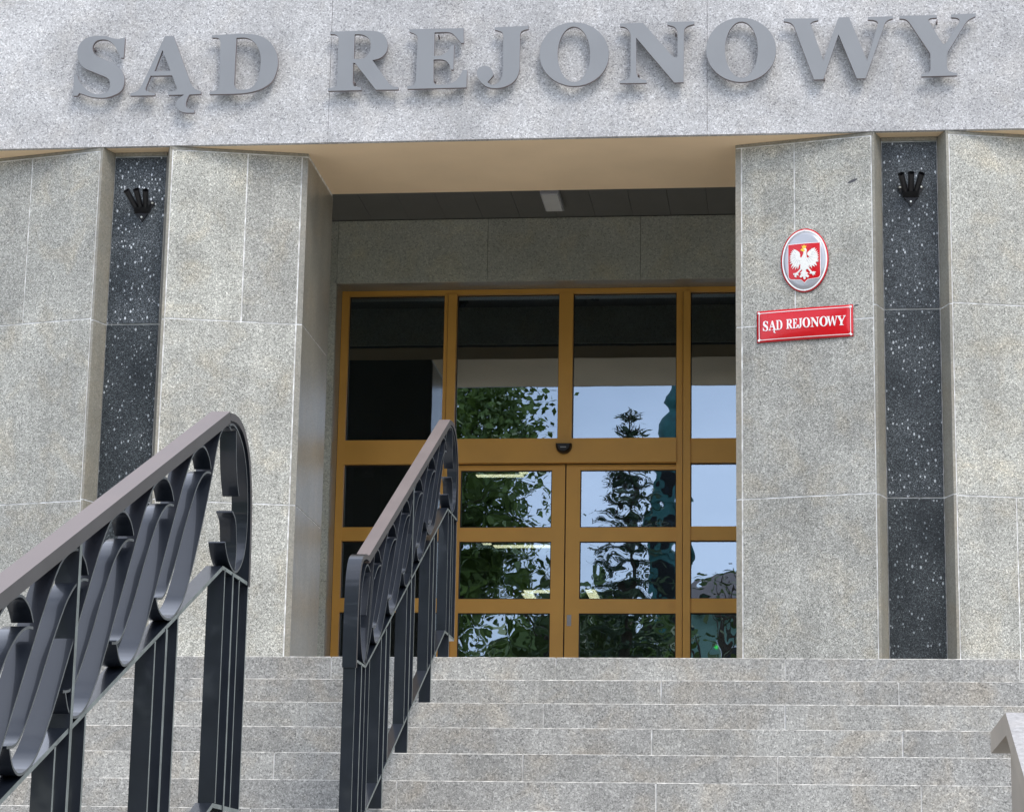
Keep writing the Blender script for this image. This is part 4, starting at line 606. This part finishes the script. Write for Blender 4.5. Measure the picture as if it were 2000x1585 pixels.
def railing(xc, ytop, zband, slope, peaks, yend, zendfoot, ybot_end, posts, full, foot_z, label, drop, W=.052, lowfoot=GZ):
    """ytop/zband: upper end of the lower band; the band falls with slope towards the viewer"""
    zb = lambda y: zband+slope*(y-ytop)
    H = .45
    rl_ = empty('stair_railing', (xc,(ytop+ybot_end)/2,zb((ytop+ybot_end)/2)-1.0), label, 'railing', 'steel railings on the entrance stairs')
    P = lambda l: [Vector(p) for p in l]
    # handrail, top end rounding over into the end strip
    yl = ybot_end+.30
    hb = MB(); ribbon(hb, P([(yl,zb(yl)+H+.018),(ytop-.004,zb(ytop)+H+.018)]), xc, .060, .036, False)
    dy0 = ytop-7.303; dz0 = zband-1.164
    er = spline([(ytop-.004,zband+H+.020),(7.40+dy0,1.645+dz0),(7.50+dy0,1.626+dz0),(7.585+dy0,1.56+dz0),(7.632+dy0,1.45+dz0),(7.652+dy0,1.30+dz0),(7.656+dy0,1.16+dz0)])
    hb.build('handrail', [M['cap'],M['railside']], rl_)
    hb = MB(); ribbon(hb, er, xc, .060, .024); hb.build('end_strip', [M['rail'],M['railside']], rl_); hb = MB()
    # lower end: level nose curling down
    lb = zb(yl)+H+.018
    el = spline([(yl,lb),(yl-.09,lb-.004),(yl-.17,lb-.035),(yl-.215,lb-.10),(yl-.235,lb-.20),(yl-.24,lb-.34),(yl-.24,lb-.50)])
    ribbon(hb, el, xc, .060, .022)
    hb.build('end_strip', [M['rail'],M['railside']], rl_)
    # lower band with its level end pieces
    bd = MB(); ribbon(bd, P([(ybot_end+.06,zb(yl)+.0),(yl,zb(yl)),(ytop,zband),(ytop+.353,zband+.004)]), xc, W, .012, False); bd.build('lower_band', [M['rail'],M['railedge']], rl_)
    # bottom rail
    zr = lambda y: zb(y)-drop
    br = MB(); ribbon(br, P([(ybot_end+.06,zr(yl)),(yl,zr(yl)),(ytop+.0,zr(ytop)),(ytop+.353,zr(ytop)+.002)]), xc, W, .014, False); br.build('bottom_rail', [M['rail'],M['railedge']], rl_)
    # scroll strips
    mesh = {}
    def strips(rel, nm, yp):
        if nm not in mesh:
            mb = MB(); ribbon(mb, spline([(u, slope*u+h) for u,h in rel], 4), 0, W, .0065); o = mb.build('scroll_strip', [M['rail'],M['scrolledge']], rl_, org=(0,0,0)); mesh[nm] = o.data; ORG[o.name] = Vector((xc,yp,zb(yp))); o.location = ORG[o.name]-worg(rl_)
        else: place('scroll_strip', mesh[nm], (xc,yp,zb(yp)), rl_)
    for i,yp in enumerate(peaks):
        if 0 < i < len(peaks)-2: strips(TREL, 'T', yp)
        if 0 < i < len(peaks)-3: strips(LREL, 'L', yp)
    def one(pts, sub=5):
        mb = MB(); ribbon(mb, spline(pts, sub), xc, W, .0065); return mb.build('scroll_strip', [M['rail'],M['scrolledge']], rl_)
    D = lambda l: [(a+dy0,b+dz0) for a,b in l]
    one(D([(7.330,1.600),(7.296,1.606),(7.24,1.59),(7.173,1.527),(7.111,1.407),(7.037,1.276),(6.98,1.185),(6.926,1.104),(6.88,1.045),(6.82,.985),(6.721,.930),(6.64,.918),(6.575,.93),(6.537,.958)]))
    one(D([(7.297,1.604),(7.36,1.622),(7.44,1.612),(7.53,1.565),(7.59,1.47),(7.61,1.36),(7.59,1.26),(7.53,1.20),(7.46,1.176),(7.39,1.190),(7.345,1.215),(7.316,1.245)]))
    one(D([(7.399,1.355),(7.445,1.335),(7.468,1.28),(7.472,1.23),(7.462,1.182)]))
    one(D([(7.403,1.612),(7.412,1.56),(7.425,1.51),(7.447,1.46),(7.477,1.419)]))
    # lower end strips
    y2 = peaks[-2]; one([(y2+u,zb(y2+u)+q) for u,q in TREL if y2+u > yl+.05]+[(yl+.02,zb(yl)+.07)])
    y3 = peaks[-3]; cut = [(y3+u,zb(y3+u)+q) for u,q in LREL if y3+u > yl+.03]; one(cut+[(yl+.0,zb(yl)+max(.012,min(cut[-1][1]-zb(cut[-1][0])-.05,.05)))])
    yb_ = peaks[-2]
    one([(yb_+.158,zb(yb_+.158)+.352),(yb_+.08,zb(yb_+.08)+.43),(yb_,zb(yb_)+.449),(yb_*.75+yl*.25,zb(yb_*.75+yl*.25)+.40),(yb_*.4+yl*.6,zb(yb_*.4+yl*.6)+.24),(yl+.02,zb(yl+.02)+.10),(yl-.03,zb(yl)+.012)])
    ye = yl-.0; ze = zb(yl)
    one([(ye+.05,ze+H-.03),(ye-.02,ze+H-.01),(ye-.09,ze+H-.05),(ye-.15,ze+.30),(ye-.165,ze+.20),(ye-.13,ze+.09),(ye-.07,ze+.02),(ye,ze+.012)])
    one([(ye+.05,ze+H-.05),(ye+.01,ze+.30),(ye-.02,ze+.22)],4)
    # posts made of spaced flat bars
    def bar(y, z0, z1, t_=.010, w_=W): 
        if z1 > z0: mb = MB(); mb.box(xc-w_/2,xc+w_/2,y-t_/2,y+t_/2,z0,z1); mb.m[3] = mb.m[5] = 1; mb.build('post_bar', [M['rail'],M['railedge']], rl_)
    for (y, zf) in posts:
        bar(y-.108, zr(y-.108)+.004, zb(y-.108)-.004, .012); bar(y+.128, zr(y+.128)+.004, zb(y+.128)-.004, .012)
        bar(y, zf, zb(y)-.004 if y not in full else zb(y)+H+.002, .021, W+.006)
    # end posts
    for k,y in enumerate((ytop+.03,ytop+.13,ytop+.228,ytop+.353)):
        bar(y, zr(ytop)+.008 if k not in (1,) else zendfoot, zband+.0 if k < 3 else er[-1].y, .010 if k != 1 else .017, W if k != 1 else W+.006)
    for k,y in enumerate((yl-.24,yl-.11,yl,yl+.10)):
        bar(y, lowfoot if k == 1 else zr(yl)+.006, (lb-.49 if k == 0 else zb(y if k == 3 else yl)-.004), .010 if k != 1 else .017, W if k != 1 else W+.006)
    return rl_
railing(-1.766, 7.303, 1.164, .4195, [7.297,6.940,6.521,6.123,5.726,5.31,4.90,4.49,4.08], 7.66, MIDZ, 3.55,
        [(6.66,-.0),(5.80,-.43),(4.94,-.8),(4.10,-1.2)], [5.80], None, 'near dark steel scroll railing at lower left, cut by the photo edge', .715, lowfoot=GZ)
railing(-1.875, 12.830, 2.360, .4745, [12.845,12.574,12.185,11.782,11.404,11.02,10.63,10.27], 13.15, TOPZ, 10.165,
        [(12.345,1.267),(11.645,.967),(10.96,.667)], [11.645], None, 'farther dark steel scroll railing rising towards the glass doors', .655, lowfoot=MIDZ)
# ---------------------------------------------------------------- cheek wall of the lower stairs
ck = empty('stair_cheek_wall', (.8,5,GZ), 'low beige side wall with pale coping at the bottom right corner', 'wall')
def coping(x0,x1,l_):
    pts = l_; n = len(pts); vs = []
    mb = MB()
    top = [(y,z) for y,z in pts]; bot = [(y,z-.066) for y,z in pts]
    vs = [(x0,y,z) for y,z in top]+[(x1,y,z) for y,z in top]+[(x0,y,z) for y,z in bot]+[(x1,y,z) for y,z in bot]
    mb.add(vs, [(i,i+1,i+1+n,i+n) for i in range(n-1)], 1)
    mb.f += [(2*n+i,3*n+i,3*n+i+1,2*n+i+1) for i in range(n-1)]+[(i,2*n+i,2*n+i+1,i+1) for i in range(n-1)]+[(n+i,n+i+1,3*n+i+1,3*n+i) for i in range(n-1)]+[(0,n,3*n,2*n),(n-1,3*n-1,4*n-1,2*n-1)]
    k = len(mb.f)-(n-1); mb.m += [0]*k; mb.sm += [False]*k
    return fixn(mb.build('coping', [M['coping'],M['copetop']], ck))
cs = .415
coping(.594,1.06,[(3.0,.739-cs*4.3),(7.3,.739),(7.885,.737)])
wv = [(3.03,GZ),(3.03,.739-cs*4.27-.068),(7.3,.671),(7.57,.669),(7.57,GZ)]
mb = MB(); n = len(wv); vs = [(.628,y,z) for y,z in wv]+[(1.03,y,z) for y,z in wv]
mb.add(vs, [tuple(range(n)),tuple(range(n,2*n))[::-1]]+[(i,(i+1)%n,(i+1)%n+n,i+n) for i in range(n)]); fixn(mb.build('wall_body', M['coping'], ck))
# ---------------------------------------------------------------- small fittings
sn = empty('door_sensor', (-1.768,18.39,3.85), 'black half-round motion sensor on the gold transom over the doors', 'sensor')
prof = [(-.062,3.885)]+[(-.062*math.cos(a)*1.0,3.872-.064*math.sin(a)) for a in [math.pi*i/16 for i in range(17)]]+[(.062,3.885)]
sb = MB(); vs = []
lay = ((1.0,18.405),(1.0,18.385),(.93,18.352),(.72,18.335)); n = len(prof)
for s_,y in lay: vs += [(-1.768+a*s_, y, 3.852+(b-3.852)*s_) for a,b in prof]
sb.add(vs, [(k*n+i,k*n+(i+1)%n,(k+1)*n+(i+1)%n,(k+1)*n+i) for k in range(3) for i in range(n)]+[tuple(range(3*n,4*n))], 0, False)
fixn(sb.build('housing', M['blackmetal'], sn)); MB().box(-1.79,-1.746,18.330,18.336,3.846,3.852).build('lens', M['plastic'], sn)
cl = empty('ceiling_lamp', (-1.81,17.6,CZ), 'white box lamp on the dark ceiling behind the beam', 'lamp')
MB().box(-1.882,-1.742,17.45,17.9,CZ-.045,CZ-.006).build('housing', M['plastic'], cl); MB().box(-1.872,-1.752,17.47,17.88,CZ-.052,CZ-.0452).build('diffuser', M['white'], cl)
for (x,y,l_) in ((-1.71,16.55,'ceiling dome reflected in the centre pane above the doors'),(-2.89,16.4,'small ceiling dome reflected at the top of the left-hand pane')):
    d_ = empty('ceiling_dome', (x,y,CZ), l_, 'dome')
    r_ = MB(); r_.tube((x,y,CZ-.001),(x,y,CZ-.03),.065,.065,20); r_.build('ring', M['blackmetal'], d_)
    r_ = MB(); pr = [(.05*math.cos(a),-.03-.045*math.sin(a)) for a in (0,.4,.8,1.2,1.5)]
    for (ra,za),(rb,zb_) in zip(pr,pr[1:]): r_.tube((x,y,CZ+za),(x,y,CZ+zb_),ra,rb,18,cap=False)
    r_.build('lens', M['seal'], d_)
# hall lights seen through the glass
def striplight(x0,x1,y0,y1,l_):
    e_ = empty('ceiling_strip_light', ((x0+x1)/2,(y0+y1)/2,4.4), l_, 'light', 'lit strip lights in the hall')
    h_ = MB(); h_.box(x0-.01,x1+.01,y0-.01,y1+.01,4.406,4.45); h_.build('housing', M['plastic'], e_)
    h_ = MB(); h_.box(x0,x1,y0,y1,4.398,4.405); h_.build('tube', M['lampwhite'], e_)
striplight(-2.945,-2.51,22.2,22.3,'lit strip light along the hall seen at the top of the left door leaf')
striplight(-2.53,-2.45,21.6,22.15,'short lit strip turning away at the top of the left door leaf')
striplight(-3.26,-2.55,26.1,26.25,'lit strip light seen at the top of the middle row, left door leaf')
striplight(-3.36,-3.27,25.5,26.05,'short lit strip turning away in the middle row, left door leaf')
striplight(-3.29,-2.76,29.35,29.55,'lit strip light seen low in the middle row, left door leaf')
striplight(-3.34,-3.20,29.6,30.6,'short lit strip turning away low in the middle row, left door leaf')
striplight(-2.54,-2.42,29.3,30.6,'short lit strip seen in the right door leaf near the central stile')
ld = empty('access_reader', (-.64,19.4,TOPZ), 'dark reader post with a green light behind the right side pane', 'reader')
MB().box(-.70,-.58,19.42,19.50,TOPZ,2.56).build('post', M['room'], ld)
MB().tube((-.642,19.418,2.462),(-.642,19.41,2.462),.015,.015,14).build('green_light', M['led'], ld)
ab = empty('alarm_box', (-3.49,19.5,3.9), 'small pale box on the hall wall behind the dark left pane', 'box')
MB().box(-3.53,-3.44,19.5,19.56,3.86,3.945).build('cover', M['plastic'], ab); MB().box(-3.50,-3.47,19.49,19.5,3.88,3.9).build('indicator', M['white'], ab)
MB().box(-3.60,-3.38,19.56,19.62,TOPZ,4.4).build('mounting_column', M['room'], ab)
# ---------------------------------------------------------------- square behind the camera (seen mirrored in the glass)
def leafcloud(name, mat, parent, gen, n, size, seed):
    rnd = random.Random(seed); vs = []; fs = []
    for i in range(n):
        c_, ax = gen(rnd); s_ = size*rnd.uniform(.6,1.3)
        a = Vector((rnd.gauss(0,1),rnd.gauss(0,1),rnd.gauss(0,.7))).normalized() if ax is None else (ax+Vector((rnd.gauss(0,.25),rnd.gauss(0,.25),rnd.gauss(0,.25)))).normalized()
        b = a.orthogonal().normalized(); b = (b*math.cos(rnd.uniform(0,6.28))+a.cross(b)*math.sin(rnd.uniform(0,6.28)))
        k = len(vs); wd = .5 if ax is None else .22
        vs += [c_-a*s_, c_+b*s_*wd, c_+a*s_, c_-b*s_*wd]; fs.append((k,k+1,k+2,k+3))
    mb = MB(); mb.v = [tuple(v) for v in vs]; mb.f = fs; mb.m = [0]*len(fs); mb.sm = [False]*len(fs)
    return tag(mb.build(name, mat, parent), kind='stuff')
def broadleaf(x,y,h,r,label,seed,mat='leaf',n=9000,size=.13,base=.3,cat='tree',name='broadleaf_tree'):
    t_ = empty(name, (x,y,GZ), label, cat, 'trees on the square opposite'); rnd = random.Random(seed)
    tr = MB(); tr.tube((x,y,GZ-.1),(x+.1,y,GZ+h*.45),.22,.15,10); tr.tube((x+.1,y,GZ+h*.45),(x,y,GZ+h*.8),.15,.05,8)
    blobs = []
    for i in range(120 if h > 14 else 34):
        a = rnd.uniform(0,6.28); q = rnd.random(); zz = h*(base+(1-base)*q); rr = r*math.sqrt(max(.05,1-((q-.42)/.62)**2))*rnd.uniform(.45,1.0)
        c_ = Vector((x+rr*math.cos(a),y+rr*math.sin(a),GZ+zz)); blobs.append((c_,rnd.uniform(.16,.32)*r+.15))
        tr.tube((x+.05,y,GZ+max(h*.28,zz-h*.18)),c_,.05,.012,5,cap=False)
    tr.build('trunk', M['bark'], t_)
    def gen(rn):
        c_,br_ = rn.choice(blobs); d_ = Vector((rn.gauss(0,1),rn.gauss(0,1),rn.gauss(0,.8))); return c_+d_*br_*.5, None
    leafcloud('crown', M[mat], t_, gen, n, size, seed+1)
def spruce(x,y,h,r,label,seed,n=26000,size=.08):
    t_ = empty('spruce_tree', (x,y,GZ), label, 'tree', 'trees on the square opposite'); rnd = random.Random(seed)
    tr = MB(); tr.tube((x,y,GZ-.1),(x,y,GZ+h),.2,.012,8); br = []
    z = h*.12
    while z < h*.985:
        q = z/h; L_ = r*(1-q)**.9+.22; k = 7 if q > .9 else 9; a0 = rnd.uniform(0,6.28)
        for i in range(k):
            a = a0+6.28*i/k+rnd.uniform(-.2,.2); l_ = L_*rnd.uniform(.75,1.15); e_ = Vector((x+l_*math.cos(a),y+l_*math.sin(a),GZ+z+l_*(.45 if q > .93 else (.05 if q > .8 else -.15))))
            s_ = Vector((x,y,GZ+z)); br.append((s_,e_)); tr.tube(s_,e_,.018,.006,4,cap=False)
        z += .34*(1 if q < .8 else .95)
    tr.build('trunk', M['bark'], t_)
    wts = [(e_-s_).length+.05 for s_,e_ in br]
    def gen(rn):
        s_,e_ = rn.choices(br, wts)[0]; t__ = rn.uniform(.15,1.02); d_ = (e_-s_).normalized(); p = s_.lerp(e_,t__)+Vector((rn.gauss(0,.06),rn.gauss(0,.06),rn.gauss(-.03,.05))); return p, d_+Vector((rn.gauss(0,.5),rn.gauss(0,.5),-.1))
    leafcloud('crown', M['needle'], t_, gen, n, size, seed+1)
VM = 2*DY
broadleaf(-8.1, VM-45, 16.5, 3.25, 'leafy maple mirrored in the left upper pane', 3, n=95000, size=.085, base=.25)
spruce(-3.45, VM-50, 12.85, 1.75, 'tall spruce with a bare leader mirrored in the centre pane', 11)
broadleaf(-5.3, VM-52, 9.6, 2.0, 'thin-branched young tree mirrored left of the spruce', 21, 'shrub', 3200, .13)
broadleaf(-1.5, VM-47, 9.0, 1.7, 'sparse young tree mirrored in the right side pane', 31, 'shrub', 550, .11)
broadleaf(-5.2, VM-60, 9.9, 2.7, 'broad dark tree mirrored in the bottom row of panes', 41, 'leaf', 12000, .17)
spruce(-5.9, VM-58, 10.8, 2.4, 'shorter spruce mirrored low behind the left door leaf', 51, 9000)
broadleaf(-9.8, VM-66, 12.5, 3.4, 'wide tree far left on the square, behind the maple', 61, 'shrub', 9000, .17)
broadleaf(3.5, VM-62, 11.5, 3.2, 'round tree on the square to the right, outside the mirrored view', 71, 'leaf', 9000, .17)
# copper-green church tower
TX, TY = -5.6, VM-110
ct = empty('church_tower', (TX,TY,GZ), 'verdigris green church tower with onion finial mirrored beside the spruce', 'tower')
def lathe(mb, pr, x, y, z, n=16, mi=0):
    vs = [(x+r*math.cos(2*math.pi*i/n),y+r*math.sin(2*math.pi*i/n),z+h) for r,h in pr for i in range(n)]
    mb.add(vs, [(k*n+i,k*n+(i+1)%n,(k+1)*n+(i+1)%n,(k+1)*n+i) for k in range(len(pr)-1) for i in range(n)], mi, True)
o_ = MB(); lathe(o_, [(1.15,0),(1.1,.2),(.7,.4),(.62,.7),(.74,1.05),(.66,1.5),(.36,1.9),(.2,2.1),(.26,2.3),(.42,2.55),(.36,2.85),(.14,3.1),(.06,3.5),(.03,5.2)], TX, TY, 22.6); o_.build('onion_roof', M['copper'], ct)
MB().box(TX-.8,TX+.6,TY-1.2,TY+1.2,GZ,22.6).build('shaft', M['copper'], ct)
for zz in (14,16.2,18.4,20.6): MB().box(TX-.5,TX+.3,TY+1.2,TY+1.22,zz,zz+1.3).build('window', M['black'], ct); MB().box(TX-.9,TX+.7,TY-1.35,TY+1.35,zz-.45,zz-.2).build('cornice', M['copper'], ct)
# mint town house
hx0,hx1,hy = -3.35,7.0,VM-70
th = empty('town_house', (2,hy-4,GZ), 'mint green town house mirrored low in the right side pane', 'building')
MB().box(hx0,hx1,hy-9,hy,GZ,10.0).build('facade_wall', M['mint'], th)
rf = MB(); rf.add([(hx0-.3,hy+.35,10.0),(hx1+.3,hy+.35,10.0),(hx1+.3,hy-9.3,10.0),(hx0-.3,hy-9.3,10.0),(hx0+1.2,hy-3.2,11.6),(hx1-1,hy-3.2,11.6)],[(0,1,5,4),(2,3,4,5),(3,0,4),(1,2,5),(3,2,1,0)]); fixn(rf.build('roof', M['roofm'], th))
for k in range(5):
    for j,zz in enumerate((1.0,4.2,7.4)):
        wx = hx0+1.0+k*2.0; wf = MB().box(wx,wx+1.0,hy,hy+.06,zz,zz+1.6).build('window', M['white'], th); MB().box(wx+.1,wx+.9,hy+.061,hy+.07,zz+.1,zz+1.5).build('pane', M['seal'], wf)
